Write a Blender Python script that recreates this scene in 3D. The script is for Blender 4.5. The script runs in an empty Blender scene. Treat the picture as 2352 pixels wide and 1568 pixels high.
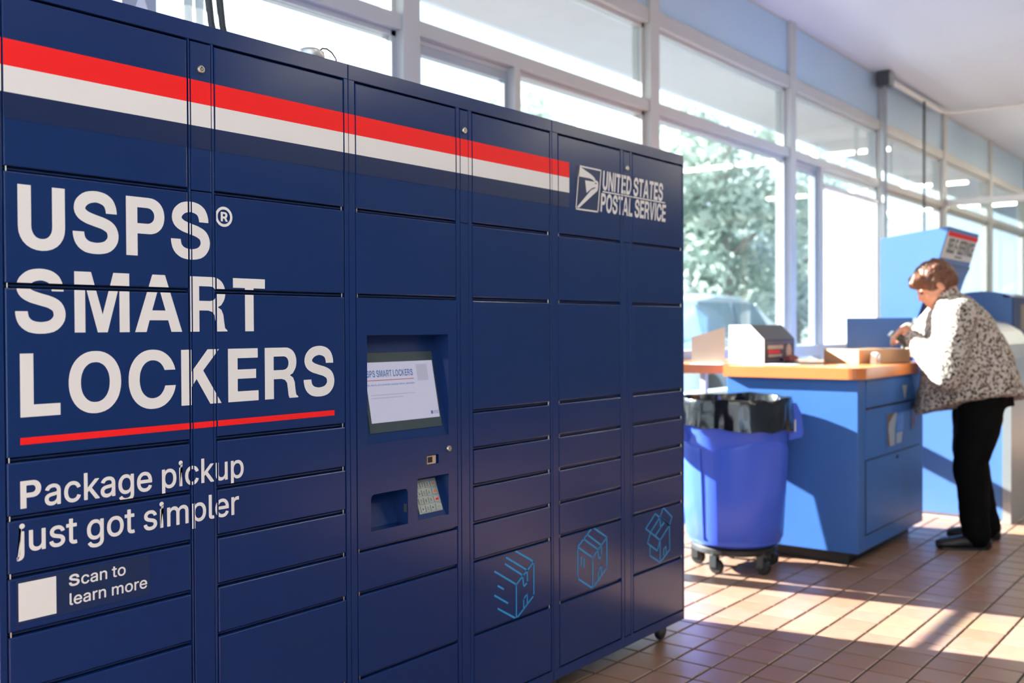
import bpy, bmesh, math, random
from mathutils import Vector, Matrix, noise
from mathutils.geometry import tessellate_polygon
random.seed(7)
SC = bpy.context.scene
COL = SC.collection

# ---------------------------------------------------------------- camera
CAM_H = 1.2544
FPX, YAW, PIT, ROLL = 2349.20, 0.655426, -0.013850, -0.004591
_w = Vector((math.cos(YAW)*math.cos(PIT), math.sin(YAW)*math.cos(PIT), math.sin(PIT)))
_r0 = Vector((math.sin(YAW), -math.cos(YAW), 0.0)); _u0 = _r0.cross(_w)
_r = math.cos(ROLL)*_r0 + math.sin(ROLL)*_u0
_u = -math.sin(ROLL)*_r0 + math.cos(ROLL)*_u0
CAM_POS = Vector((0, 0, CAM_H))
cam = bpy.data.objects.new('camera', bpy.data.cameras.new('camera')); COL.objects.link(cam)
m = Matrix((( _r.x, _u.x, -_w.x, 0), (_r.y, _u.y, -_w.y, 0), (_r.z, _u.z, -_w.z, CAM_H), (0, 0, 0, 1)))
cam.matrix_world = m
cam.data.sensor_width = 36.0; cam.data.lens = 36.0*FPX/2352.0
cam.data.clip_start = 0.05; cam.data.clip_end = 500
cam.data.dof.use_dof = True; cam.data.dof.focus_distance = 2.45; cam.data.dof.aperture_fstop = 3.0
SC.camera = cam

# ---------------------------------------------------------------- sky, sun, exposure
world = bpy.data.worlds.new('World'); SC.world = world; world.use_nodes = True
bg = world.node_tree.nodes['Background']
bg.inputs[0].default_value = (0.78, 0.90, 1.0, 1); bg.inputs[1].default_value = 2.6
sun = bpy.data.objects.new('sun', bpy.data.lights.new('sun', 'SUN')); COL.objects.link(sun)
sun.data.energy = 50.0; sun.data.angle = math.radians(0.55); sun.data.color = (1.0, 0.97, 0.94)
SUN_DIR = Vector((0.2, -1.0, -0.467)).normalized()
sun.rotation_euler = SUN_DIR.to_track_quat('-Z', 'Y').to_euler(); sun.location = (2, 12, 9)
SC.view_settings.view_transform = 'Standard'; SC.view_settings.look = 'None'
SC.view_settings.exposure = 0.0; SC.view_settings.gamma = 1.0; SC.view_settings.use_curve_mapping = False
cy = SC.cycles; cy.use_light_tree = False
cy.use_denoising = True; cy.max_bounces = 6; cy.diffuse_bounces = 3; cy.glossy_bounces = 3
cy.transparent_max_bounces = 14; cy.transmission_bounces = 3; cy.use_adaptive_sampling = True; cy.adaptive_threshold = 0.04; cy.adaptive_min_samples = 12; cy.sample_clamp_indirect = 6.0
cy.caustics_reflective = False; cy.caustics_refractive = False

# ---------------------------------------------------------------- helpers
def P3(v): return Vector(v)
class MB:
    """collects shapes, then links them as one mesh object"""
    def __init__(s): s.v = []; s.f = []
    def add(s, vs, fs):
        n = len(s.v); s.v += [Vector(a) for a in vs]; s.f += [[i+n for i in f] for f in fs]; return s
    def box(s, x0, x1, y0, y1, z0, z1, M=None):
        vs = [Vector((x, y, z)) for z in (z0, z1) for y in (y0, y1) for x in (x0, x1)]
        if M: vs = [M @ a for a in vs]
        return s.add(vs, [(0,2,3,1),(4,5,7,6),(0,1,5,4),(2,6,7,3),(0,4,6,2),(1,3,7,5)])
    def cbox(s, x0, x1, y0, y1, z0, z1, c=0.003, M=None):
        """box with every edge chamfered"""
        bm = bmesh.new(); vs = [bm.verts.new((x, y, z)) for z in (z0, z1) for y in (y0, y1) for x in (x0, x1)]
        for f in [(0,2,3,1),(4,5,7,6),(0,1,5,4),(2,6,7,3),(0,4,6,2),(1,3,7,5)]: bm.faces.new([vs[i] for i in f])
        bmesh.ops.bevel(bm, geom=bm.edges[:], offset=c, segments=2, profile=0.6, affect='EDGES')
        s.from_bm(bm, M); return s
    def from_bm(s, bm, M=None):
        bm.verts.ensure_lookup_table(); bm.verts.index_update()
        s.add([(M @ a.co) if M else a.co.copy() for a in bm.verts], [[a.index for a in f.verts] for f in bm.faces]); bm.free(); return s
    def prism(s, pts, axis, a0, a1, M=None):
        """closed outline pts (2D) extruded along axis 'x','y','z'"""
        def mk(p, a):
            return {'x': (a, p[0], p[1]), 'y': (p[0], a, p[1]), 'z': (p[0], p[1], a)}[axis]
        n = len(pts); vs = [Vector(mk(p, a0)) for p in pts] + [Vector(mk(p, a1)) for p in pts]
        if M: vs = [M @ a for a in vs]
        fs = [list(range(n)), list(range(2*n-1, n-1, -1))] + [[i, n+i, n+(i+1) % n, (i+1) % n] for i in range(n)]
        return s.add(vs, fs)
    def rings(s, R, caps=True, closed=True):
        n = len(R[0]); b = len(s.v)
        for r in R: s.v += [Vector(a) for a in r]
        for k in range(len(R)-1):
            for i in range(n if closed else n-1):
                j = (i+1) % n
                s.f.append([b+k*n+i, b+k*n+j, b+(k+1)*n+j, b+(k+1)*n+i])
        if caps:
            s.f.append([b+i for i in range(n-1, -1, -1)]); e = b+(len(R)-1)*n
            s.f.append([e+i for i in range(n)])
        return s
    def lathe(s, prof, c, n=32, axis='z', caps=True):
        R = []
        for rad, h in prof:
            ring = []
            for i in range(n):
                t = 2*math.pi*i/n; a, b = rad*math.cos(t), rad*math.sin(t)
                ring.append({'z': (c[0]+a, c[1]+b, c[2]+h), 'y': (c[0]+a, c[1]+h, c[2]-b), 'x': (c[0]+h, c[1]+a, c[2]+b)}[axis])
            R.append(ring)
        return s.rings(R, caps)
    def tube(s, pts, rad, n=10, caps=True, flat=1.0):
        pts = [Vector(p) for p in pts]; m = len(pts)
        if not hasattr(rad, '__len__'): rad = [rad]*m
        R = []; prev = None
        for i in range(m):
            t = (pts[min(i+1, m-1)]-pts[max(i-1, 0)]).normalized()
            if prev is None:
                a = Vector((0, 0, 1)) if abs(t.z) < 0.9 else Vector((1, 0, 0))
                u = t.cross(a).normalized()
            else: u = (prev - t*prev.dot(t)).normalized()
            prev = u; w = t.cross(u)
            R.append([pts[i] + rad[i]*(math.cos(2*math.pi*k/n)*u + flat*math.sin(2*math.pi*k/n)*w) for k in range(n)])
        return s.rings(R, caps)
    def ball(s, c, r, n=16, m=10, A=None):
        """ellipsoid; r = (a,b,c) along axes A (three vectors)"""
        c = Vector(c); r = r if hasattr(r, '__len__') else (r, r, r)
        A = A or (Vector((1,0,0)), Vector((0,1,0)), Vector((0,0,1)))
        b = len(s.v); s.v.append(c - A[2]*r[2])
        for j in range(1, m):
            ph = -math.pi/2 + math.pi*j/m
            for i in range(n):
                t = 2*math.pi*i/n
                s.v.append(c + A[0]*(r[0]*math.cos(ph)*math.cos(t)) + A[1]*(r[1]*math.cos(ph)*math.sin(t)) + A[2]*(r[2]*math.sin(ph)))
        s.v.append(c + A[2]*r[2]); top = len(s.v)-1
        for i in range(n):
            k = (i+1) % n
            s.f.append([b, b+1+k, b+1+i])
            s.f.append([top, top-n+i, top-n+k])
            for j in range(m-2):
                p = b+1+j*n; s.f.append([p+i, p+k, p+n+k, p+n+i])
        return s
    def mesh(s, name, org=(0, 0, 0), smooth=False, fix=True):
        me = bpy.data.meshes.new(name); o = Vector(org)
        me.from_pydata([tuple(a-o) for a in s.v], [], s.f)
        if fix:
            bm = bmesh.new(); bm.from_mesh(me); bmesh.ops.recalc_face_normals(bm, faces=bm.faces[:]); bm.to_mesh(me); bm.free()
        me.update()
        if smooth:
            me.polygons.foreach_set('use_smooth', [True]*len(me.polygons))
            try: me.set_sharp_from_angle(angle=math.radians(42))
            except Exception: pass
        return me

ORG = {}
def link(o, parent=None):
    COL.objects.link(o)
    if parent is not None: o.parent = parent
    return o
def tag(o, label=None, cat=None, group=None, kind=None):
    if label: o['label'] = label
    if cat: o['category'] = cat
    if group: o['group'] = group
    if kind: o['kind'] = kind
    return o
def thing(name, loc, label, cat, group=None):
    o = bpy.data.objects.new(name, None); o.empty_display_size = 0.1; o.location = loc
    link(o); ORG[o.name] = Vector(loc); return tag(o, label, cat, group)
def part(name, mb, mat, parent, smooth=False, label=None, fix=True):
    org = ORG[parent.name]
    o = bpy.data.objects.new(name, mb.mesh(name, org, smooth, fix)); o.data.materials.append(mat)
    link(o, parent); ORG[o.name] = org
    if label: o['label'] = label
    return o
def solo(name, mb, mat, label, cat, org, group=None, smooth=False):
    o = bpy.data.objects.new(name, mb.mesh(name, org, smooth)); o.data.materials.append(mat); o.location = org
    link(o); ORG[o.name] = Vector(org); return tag(o, label, cat, group)
def struct(name, mb, mat, parent=None, smooth=False):
    if parent is not None: return part(name, mb, mat, parent, smooth)
    o = bpy.data.objects.new(name, mb.mesh(name, (0, 0, 0), smooth)); o.data.materials.append(mat)
    link(o); ORG[o.name] = Vector((0, 0, 0)); o['kind'] = 'structure'; return o
def struct_empty(name, loc):
    o = bpy.data.objects.new(name, None); o.location = loc; link(o); ORG[o.name] = Vector(loc); o['kind'] = 'structure'; return o

# ---------------------------------------------------------------- materials
MATS = {}
def mat(name, col, rough=0.5, metal=0.0, spec=0.5, var=0.06, scale=6.0, bump=0.0, bscale=60.0, emit=None, estr=0.0, coat=0.0, trans=0.0, sss=0.0):
    """principled surface with a little noise in its colour and roughness"""
    M = bpy.data.materials.new(name); M.use_nodes = True; nt = M.node_tree; N = nt.nodes; L = nt.links
    b = N['Principled BSDF']
    b.inputs['Roughness'].default_value = rough; b.inputs['Metallic'].default_value = metal
    b.inputs['Specular IOR Level'].default_value = spec; b.inputs['Coat Weight'].default_value = coat
    tc = N.new('ShaderNodeTexCoord'); nz = N.new('ShaderNodeTexNoise'); nz.inputs['Scale'].default_value = scale; nz.inputs['Detail'].default_value = 1
    L.new(tc.outputs['Object'], nz.inputs['Vector'])
    mx = N.new('ShaderNodeMix'); mx.data_type = 'RGBA'
    mx.inputs['A'].default_value = (*[c*(1-var) for c in col], 1); mx.inputs['B'].default_value = (*[min(1, c*(1+var)) for c in col], 1)
    L.new(nz.outputs['Fac'], mx.inputs['Factor']); L.new(mx.outputs['Result'], b.inputs['Base Color'])
    if bump > 0:
        n2 = N.new('ShaderNodeTexNoise'); n2.inputs['Scale'].default_value = bscale; n2.inputs['Detail'].default_value = 1
        L.new(tc.outputs['Object'], n2.inputs['Vector'])
        bp = N.new('ShaderNodeBump'); bp.inputs['Strength'].default_value = bump; bp.inputs['Distance'].default_value = 0.002
        L.new(n2.outputs['Fac'], bp.inputs['Height']); L.new(bp.outputs['Normal'], b.inputs['Normal'])
    if emit: b.inputs['Emission Color'].default_value = (*emit, 1); b.inputs['Emission Strength'].default_value = estr
    if sss: b.inputs['Subsurface Weight'].default_value = sss; b.inputs['Subsurface Radius'].default_value = (0.01, 0.004, 0.002)
    MATS[name] = M; return M
def glass(name, tint=(0.93, 0.97, 0.97), refl=1.0):
    """thin pane: clear transmission plus a Fresnel reflection"""
    M = bpy.data.materials.new(name); M.use_nodes = True; nt = M.node_tree; N = nt.nodes; L = nt.links
    N.remove(N['Principled BSDF']); out = N['Material Output']
    t = N.new('ShaderNodeBsdfTransparent'); t.inputs[0].default_value = (*tint, 1)
    g = N.new('ShaderNodeBsdfGlossy'); g.inputs['Roughness'].default_value = 0.02; g.inputs['Color'].default_value = (refl, refl, refl, 1)
    ge = N.new('ShaderNodeNewGeometry'); dt = N.new('ShaderNodeVectorMath'); dt.operation = 'DOT_PRODUCT'
    L.new(ge.outputs['Incoming'], dt.inputs[0]); L.new(ge.outputs['Normal'], dt.inputs[1])
    def mth(op, a, b=None):
        n = N.new('ShaderNodeMath'); n.operation = op
        for i, q in enumerate((a, b)):
            if q is None: continue
            if isinstance(q, (int, float)): n.inputs[i].default_value = q
            else: L.new(q, n.inputs[i])
        return n.outputs[0]
    c = mth('POWER', mth('SUBTRACT', 1.0, mth('ABSOLUTE', dt.outputs['Value'])), 5.0)
    f_ = mth('ADD', mth('MULTIPLY', c, 0.96), 0.04)
    mx = N.new('ShaderNodeMixShader')
    L.new(f_, mx.inputs[0]); L.new(t.outputs[0], mx.inputs[1]); L.new(g.outputs[0], mx.inputs[2]); L.new(mx.outputs[0], out.inputs['Surface'])
    MATS[name] = M; return M
M_navy = mat('locker_navy_paint', (0.0040, 0.0245, 0.120), 0.21, spec=0.42, var=0.04, scale=3)
M_navyd = mat('locker_dark_seam', (0.002, 0.003, 0.008), 0.7)
M_navyband = mat('navy_vinyl_band', (0.0045, 0.017, 0.078), 0.30, spec=0.42, var=0.04)
M_decal = mat('navy_vinyl_sticker', (0.014, 0.030, 0.095), 0.30, spec=0.25, var=0.04)
M_white = mat('white_vinyl', (0.78, 0.79, 0.79), 0.45, spec=0.25, var=0.015, scale=9)
M_red = mat('red_vinyl', (0.88, 0.018, 0.020), 0.42, spec=0.15, var=0.02, scale=9)
M_cyan = mat('light_blue_vinyl', (0.03, 0.30, 0.68), 0.45, spec=0.2, var=0.03)
M_lock = mat('nickel', (0.62, 0.58, 0.50), 0.28, metal=1.0)
M_black = mat('black_rubber', (0.012, 0.012, 0.013), 0.5)
M_blackgloss = mat('black_plastic', (0.015, 0.016, 0.018), 0.25)
M_rubber = mat('dark_grey_hose', (0.035, 0.04, 0.042), 0.55)
M_frame = mat('painted_steel_frame', (0.50, 0.505, 0.49), 0.42, var=0.06, scale=3)
M_sash = mat('grey_sash_frame', (0.36, 0.40, 0.44), 0.4)
M_glass = glass('window_glass')
M_blueboard = mat('pale_blue_panel', (0.45, 0.61, 0.76), 0.45, var=0.04, scale=1.2)
M_ceil = mat('white_ceiling_paint', (0.66, 0.70, 0.78), 0.42, var=0.03, scale=1.5)
M_wall = mat('pale_blue_wall_paint', (0.22, 0.33, 0.48), 0.6)
M_counter = mat('blue_laminate', (0.050, 0.145, 0.42), 0.42, spec=0.22, var=0.05, scale=4)
M_orange = mat('orange_wood_laminate', (0.62, 0.20, 0.058), 0.30, var=0.10, scale=5)
M_kick = mat('black_kick_board', (0.012, 0.011, 0.011), 0.5)
M_bin = mat('blue_bin_plastic', (0.050, 0.115, 0.66), 0.33, spec=0.35, var=0.04)
M_liner = mat('black_plastic_film', (0.008, 0.009, 0.009), 0.14, spec=0.8, bump=0.5, bscale=25)
M_card = mat('brown_cardboard', (0.50, 0.30, 0.17), 0.8, var=0.08)
M_whitebox = mat('white_carton', (0.80, 0.80, 0.78), 0.6)
M_grey = mat('grey_plastic', (0.30, 0.32, 0.33), 0.4)
M_dgrey = mat('charcoal_plastic', (0.05, 0.055, 0.06), 0.35)
M_steel = mat('brushed_aluminium', (0.60, 0.62, 0.62), 0.35, metal=0.7)
M_purple = mat('grey_purple_metal', (0.115, 0.11, 0.14), 0.4, metal=0.2)
M_kiosk = mat('kiosk_blue', (0.095, 0.215, 0.52), 0.36, var=0.04)
M_kioskd = mat('kiosk_navy', (0.008, 0.022, 0.12), 0.4)
M_taupe = mat('taupe_panel', (0.24, 0.21, 0.17), 0.5)
M_conc = mat('concrete', (0.20, 0.20, 0.20), 0.85, var=0.1, scale=0.5)
M_soffit = mat('soffit_paint', (0.40, 0.385, 0.39), 0.7)
M_fascia = mat('pale_fascia', (0.50, 0.56, 0.66), 0.6)
M_bark = mat('bark', (0.30, 0.27, 0.24), 0.9)
M_carpaint = mat('silver_blue_car_paint', (0.55, 0.68, 0.82), 0.2, metal=0.1, coat=0.6)
M_carglass = mat('car_window_glass', (0.22, 0.32, 0.40), 0.05, spec=0.9)  # bright reflections put into the pale colour of the side windows
M_carglint = mat('car_windscreen_glint', (0.85, 0.88, 0.90), 0.4)  # sun glint on the windscreen, put in as its pale colour
M_trim = mat('white_trim', (0.75, 0.75, 0.73), 0.5)
M_tube = mat('fluorescent_tube', (0.9, 0.9, 0.85), 0.4, emit=(1.0, 0.93, 0.74), estr=31.0)
M_tube.cycles.emission_sampling = 'FRONT'
M_metalkey = mat('metal_keys', (0.38, 0.42, 0.41), 0.35, metal=0.5)
M_bezel = mat('screen_bezel', (0.040, 0.060, 0.068), 0.22, spec=0.6)
M_screen = mat('lit_screen', (0.05, 0.05, 0.05), 0.15, emit=(0.56, 0.55, 0.72), estr=0.75, var=0.0)
M_ink = mat('screen_blue_ink', (0.02, 0.02, 0.02), 0.3, emit=(0.05, 0.12, 0.30), estr=0.9, var=0.0)
M_inkred = mat('screen_red_ink', (0.02, 0.02, 0.02), 0.3, emit=(0.55, 0.16, 0.14), estr=0.6, var=0.0)
M_inkgrey = mat('screen_grey_ink', (0.02, 0.02, 0.02), 0.3, emit=(0.44, 0.44, 0.58), estr=0.75, var=0.0)
M_print = mat('black_print', (0.02, 0.02, 0.022), 0.5)
M_skin = mat('skin', (0.62, 0.30, 0.19), 0.5, sss=0.15, var=0.08)
M_hair = mat('auburn_hair', (0.12, 0.045, 0.022), 0.5, var=0.5, scale=45, bump=0.8, bscale=90)
M_pants = mat('black_trousers', (0.003, 0.003, 0.0035), 0.8, spec=0.1, bump=0.2, bscale=300)
M_shoe = mat('black_shoe', (0.010, 0.010, 0.012), 0.45)
M_clear = glass('clear_acrylic', (0.86, 0.90, 0.92), 1.0)

YF_ = 1.95
# ---------------------------------------------------------------- room shell
YW = 3.30                       # room face of the window wall
CZ = 3.75
XA, XB, YB = -2.2, 24.0, -5.0
T = 0.155                       # tile pitch
TX0, TY0 = 3.5724, 1.8616       # a tile joint crossing
def proj(p):
    d = Vector(p)-CAM_POS; z = d.dot(_w)
    if z < 0.1: return None
    return 1176+FPX*d.dot(_r)/z, 784-FPX*d.dot(_u)/z, z

def tile_material(name, per_island):
    M = bpy.data.materials.new(name); M.use_nodes = True; nt = M.node_tree; N = nt.nodes; L = nt.links; b = N['Principled BSDF']
    if per_island: src = N.new('ShaderNodeNewGeometry').outputs['Random Per Island']
    else: src = N.new('ShaderNodeObjectInfo').outputs['Random']
    cr = N.new('ShaderNodeValToRGB'); e = cr.color_ramp
    e.elements[0].color = (0.28, 0.145, 0.092, 1); e.elements[1].color = (0.29, 0.185, 0.115, 1)
    for p, c in ((0.3, (0.31, 0.175, 0.120, 1)), (0.6, (0.27, 0.155, 0.105, 1)), (0.82, (0.33, 0.195, 0.145, 1))):
        q = e.elements.new(p); q.color = c
    L.new(src, cr.inputs[0])
    tc = N.new('ShaderNodeTexCoord'); nz = N.new('ShaderNodeTexNoise'); nz.inputs['Scale'].default_value = 14; nz.inputs['Detail'].default_value = 2
    L.new(tc.outputs['Object'], nz.inputs['Vector'])
    mp = N.new('ShaderNodeMapRange'); mp.inputs['To Min'].default_value = 0.86; mp.inputs['To Max'].default_value = 1.12; L.new(nz.outputs['Fac'], mp.inputs['Value'])
    mu = N.new('ShaderNodeVectorMath'); mu.operation = 'SCALE'; L.new(cr.outputs[0], mu.inputs[0]); L.new(mp.outputs[0], mu.inputs['Scale']); L.new(mu.outputs[0], b.inputs['Base Color'])
    m2 = N.new('ShaderNodeMapRange'); m2.inputs['To Min'].default_value = 0.24; m2.inputs['To Max'].default_value = 0.40; L.new(nz.outputs['Fac'], m2.inputs['Value']); L.new(m2.outputs[0], b.inputs['Roughness'])
    b.inputs['Specular IOR Level'].default_value = 0.5
    return M
M_tile = tile_material('quarry_tile', False); M_tiles = tile_material('quarry_tile_field', True)
M_grout = mat('dark_grout', (0.022, 0.024, 0.028), 0.7, var=0.15, scale=20)
floor = struct('floor', MB().box(XA, XB, YB, YW+0.25, -0.20, -0.005), M_grout)
TG, TC = 0.0085, 0.0025
def tile_mb(mb, x, y):
    a = T/2-TG/2; b = a-TC
    return mb.rings([[(x-a, y-a, -0.005), (x+a, y-a, -0.005), (x+a, y+a, -0.005), (x-a, y+a, -0.005)],
                     [(x-a, y-a, -0.002), (x+a, y-a, -0.002), (x+a, y+a, -0.002), (x-a, y+a, -0.002)],
                     [(x-b, y-b, 0.0), (x+b, y-b, 0.0), (x+b, y+b, 0.0), (x-b, y+b, 0.0)]])
cand = []
i0, i1 = int((XA-TX0)/T)+1, int((XB-TX0)/T)-1; j0, j1 = int((YB-TY0)/T)+1, int((YW-TY0)/T)-1
for i in range(i0, i1):
    for j in range(j0, j1):
        x, y = TX0+(i+0.5)*T, TY0+(j+0.5)*T; p = proj((x, y, 0)); key = None
        if p and -20 < p[0] < 2372 and p[1] < 1600:
            t = YF_ / y if y > 0 else 9
            hid = y > YF_ and x*t < 3.667 and CAM_H*(1-t) > 0.08
            hid = hid or (5.25 < x < 6.5 and 1.84 < y < 2.55) or (y > 2.0 and x > 5.2) or (x > 7.0 and y > 1.4)
            if not hid: key = p[2]
        cand.append((key if key else 1e6+x, i, j))
cand.sort(); tile_me = tile_mb(MB(), 0, 0).mesh('tile')
tile_me.materials.append(M_tile); rest = MB()
for n, (k, i, j) in enumerate(cand):
    x, y = TX0+(i+0.5)*T, TY0+(j+0.5)*T
    if n < 300 and k < 1e6:
        o = bpy.data.objects.new('tile', tile_me); o.location = (x, y, random.uniform(-0.0006, 0.0004)); o.rotation_euler = (random.uniform(-0.002, 0.002), random.uniform(-0.002, 0.002), 0); link(o, floor)
    elif -2.0 < x < 16.0: tile_mb(rest, x, y)
o = part('tile_field', rest, M_tiles, floor, fix=True); o['kind'] = 'stuff'
struct('ceiling', MB().box(XA, XB, YB, YW+0.25, CZ, CZ+0.2), M_ceil)
# walls outside the picture: a plain one behind, an open one at the left
struct('wall_back', MB().box(XA, XB, YB-0.2, YB, 0, CZ), M_wall)
struct('wall_right', MB().box(XB, XB+0.2, YB-0.2, YW+0.25, 0, CZ), M_wall)
wl = struct('wall_left', MB().box(XA-0.2, XA, YB-0.2, YW+0.25, 0, 0.25).box(XA-0.2, XA, YB-0.2, YW+0.25, 3.5, CZ), M_wall)  # unseen front opened to the sky, added to light the lockers
for k in range(5):
    ya = YB+(YW-YB)*k/4; part('mullion', MB().box(XA-0.13, XA, ya-0.05, ya+0.05, 0.25, 3.5), M_frame, wl)

# ---------------------------------------------------------------- window wall
MX = [-3.335, -1.045, 1.245, 3.535, 5.825, 8.11, 10.40, 12.69, 14.98, 17.27, 19.56, 21.85, 24.1]   # main mullions
MW = 0.115
ZT0, ZT1, ZR0, ZR1 = 2.640, 2.712, 3.205, 3.302
GY = YW+0.075                  # glass plane
for k in range(len(MX)-1):
    xa, xb = MX[k]+MW/2, MX[k+1]-MW/2
    w = struct_empty('window_%d' % (k+1), (MX[k], YW, 0))
    part('mullion', MB().cbox(MX[k]-MW/2, MX[k]+MW/2, YW, YW+0.13, 0, CZ, 0.004), M_frame, w)
    for nm, z0, z1, ya in (('transom', ZT0, ZT1, YW+0.012), ('top_rail', ZR0, ZR1, YW+0.012), ('bottom_rail', 0.0, 0.07, YW+0.012)):
        part(nm, MB().cbox(xa, xb, ya, YW+0.12, z0, z1, 0.003), M_frame, w)
    if k != 3:
        part('mid_rail', MB().cbox(xa, xb, YW+0.012, YW+0.12, 0.995, 1.090, 0.003), M_frame, w)
    else: part('mid_rail', MB().cbox(4.391, xb, YW+0.012, YW+0.12, 0.995, 1.090, 0.003), M_frame, w)
    part('head_rail', MB().box(xa, xb, YW+0.03, YW+0.12, CZ-0.012, CZ), M_frame, w)
    part('spandrel_panel', MB().box(xa, xb, YW+0.035, YW+0.075, ZR1, CZ-0.012), M_blueboard, w)
    for s_ in (-1, 1):          # glazing stops beside the mullions
        xs_ = xa if s_ < 0 else xb
        part('glazing_stop', MB().box(min(xs_, xs_-s_*0.03), max(xs_, xs_-s_*0.03), YW+0.05, YW+0.12, 0.07, ZR0), M_frame, w)
    part('glazing_stop', MB().box(xa, xb, YW+0.05, YW+0.12, ZR0-0.025, ZR0), M_frame, w)
    part('glazing_stop', MB().box(xa, xb, YW+0.05, YW+0.12, ZT0-0.025, ZT0), M_frame, w)
    def pane(x0, x1, z0, z1): part('pane', MB().box(x0, x1, GY-0.003, GY+0.003, z0, z1), M_glass, w)
    sub = {3: (4.337, 4.391), 5: (8.745, 8.800)}.get(k)
    pane(xa+0.03, xb-0.03, ZT1, ZR0-0.025)
    if sub:
        part('sub_mullion', MB().cbox(sub[0], sub[1], YW+0.008, YW+0.12, 0.07, ZT0, 0.003), M_frame, w)
        part('glazing_stop', MB().box(sub[1], sub[1]+0.055, YW+0.05, YW+0.12, 0.07, ZT0-0.025), M_frame, w)  # extra stop added to widen the sub mullion's shadow on the floor
        sx0, sx1 = xa+0.03, sub[0]
        fw = 0.045
        zl = 0.07 if k == 3 else 1.09
        mbs = MB().box(sx0, sx1, YW+0.055, YW+0.10, ZT0-0.025-fw, ZT0-0.025).box(sx0, sx0+fw*0.7, YW+0.055, YW+0.10, zl, ZT0-0.07).box(sx1-fw*0.7, sx1, YW+0.055, YW+0.10, zl, ZT0-0.07)
        if k == 3: mbs.box(sx0+fw*0.7, sx1-fw*0.7, YW+0.060, YW+0.085, 1.022, 1.048)
        part('casement_frame', mbs, M_sash, w)
        pane(sx0+fw*0.7, sx1-fw*0.7, zl, ZT0-0.07); pane(sub[1], xb-0.03, 1.09, ZT0-0.025)
        if k != 3: pane(sx0, sub[0], 0.07, 0.995)
        pane(sub[1], xb-0.03, 0.07, 0.995)
    else:
        pane(xa+0.03, xb-0.03, 1.09, ZT0-0.025); pane(xa+0.03, xb-0.03, 0.07, 0.995)
struct('trim_1', MB().box(XA, XB, YW+0.12, YW+0.25, -0.02, 0.06), M_trim)

# ---------------------------------------------------------------- outdoors
struct('ground', MB().box(-40, 90, YW+0.25, 90, -0.25, -0.02), M_conc)
can_ = struct('canopy', MB().box(-10, 40, YW+0.13, 4.975, 3.60, 3.85), M_soffit)
part('fascia', MB().box(-10, 40, 4.95, 5.03, 3.602, 3.95), M_fascia, can_)
struct('low_wall', MB().box(-6, 30, 5.0, 5.12, -0.02, 0.50).box(-6, 30, 4.97, 5.15, 0.50, 0.56), M_fascia)
def leaf_material(name, c0, c1):
    M = bpy.data.materials.new(name); M.use_nodes = True; N = M.node_tree.nodes; L = M.node_tree.links; b = N['Principled BSDF']
    g = N.new('ShaderNodeNewGeometry'); cr = N.new('ShaderNodeValToRGB'); cr.color_ramp.elements[0].color = (*c0, 1); cr.color_ramp.elements[1].color = (*c1, 1)
    L.new(g.outputs['Random Per Island'], cr.inputs[0]); L.new(cr.outputs[0], b.inputs['Base Color']); b.inputs['Roughness'].default_value = 0.5
    t = N.new('ShaderNodeBsdfTranslucent'); L.new(cr.outputs[0], t.inputs[0]); mx = N.new('ShaderNodeMixShader'); mx.inputs[0].default_value = 0.45
    L.new(b.outputs[0], mx.inputs[1]); L.new(t.outputs[0], mx.inputs[2]); L.new(mx.outputs[0], N['Material Output'].inputs['Surface']); return M
M_leaf1 = leaf_material('leaf_sage', (0.34, 0.44, 0.39), (0.60, 0.68, 0.60))
M_leaf2 = leaf_material('leaf_blue_green', (0.32, 0.42, 0.44), (0.54, 0.62, 0.63))
def tree(x, y, h, rad, m_, label, n=7000):
    t = thing('tree', (x, y, -0.02), label, 'tree', 'trees across the street')
    rng = random.Random(int(x*100+y)); tr = MB()
    tr.tube([(x, y, -0.02), (x+0.1, y, h*0.25), (x-0.1, y+0.1, h*0.55), (x, y, h*0.85)], [0.22, 0.17, 0.12, 0.04], 10)
    for k in range(7):
        a = k*2.4; z = h*(0.3+0.07*k); tr.tube([(x, y, z), (x+math.cos(a)*rad*0.35, y+math.sin(a)*rad*0.35, z+h*0.08), (x+math.cos(a)*rad*0.75, y+math.sin(a)*rad*0.75, z+h*0.17)], [0.08, 0.05, 0.02], 6)
    part('trunk', tr, M_bark, t, True)
    lf = MB()
    cl = [(Vector((x+rng.uniform(-1, 1)*rad*0.75, y+rng.uniform(-1, 1)*rad*0.75, h*rng.uniform(0.22, 0.92))), rng.uniform(0.28, 0.5)*rad) for _ in range(26)]
    for _ in range(n):
        c, r = rng.choice(cl); d = Vector((rng.gauss(0, 1), rng.gauss(0, 1), rng.gauss(0, 1))).normalized(); p = c+d*r*rng.uniform(0.55, 1.0)
        if p.z < 0.4: continue
        u = d.cross(Vector((rng.uniform(-1, 1), rng.uniform(-1, 1), rng.uniform(-1, 1)))).normalized(); v_ = (d+0.6*Vector((rng.uniform(-1, 1), rng.uniform(-1, 1), rng.uniform(-1, 1)))).normalized().cross(u).normalized()
        s_ = rng.uniform(0.06, 0.12)
        lf.add([p-u*s_*1.3, p+v_*s_*0.6, p+u*s_*1.3, p-v_*s_*0.6], [(0, 1, 2, 3)])
    part('foliage', lf, m_, t, fix=False)['kind'] = 'stuff'
tree(20.0, 9.6, 6.2, 1.9, M_leaf1, 'nearest pale green tree behind the parked car')
tree(26.0, 10.6, 6.2, 2.1, M_leaf2, 'blue green tree right of the pale tree behind the car')
tree(24.5, 16.0, 6.4, 2.4, M_leaf2, 'farther tree in the gap above the car roof')
tree(32.0, 13.5, 6.0, 2.4, M_leaf1, 'tree farthest down the street, at the right')
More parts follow.
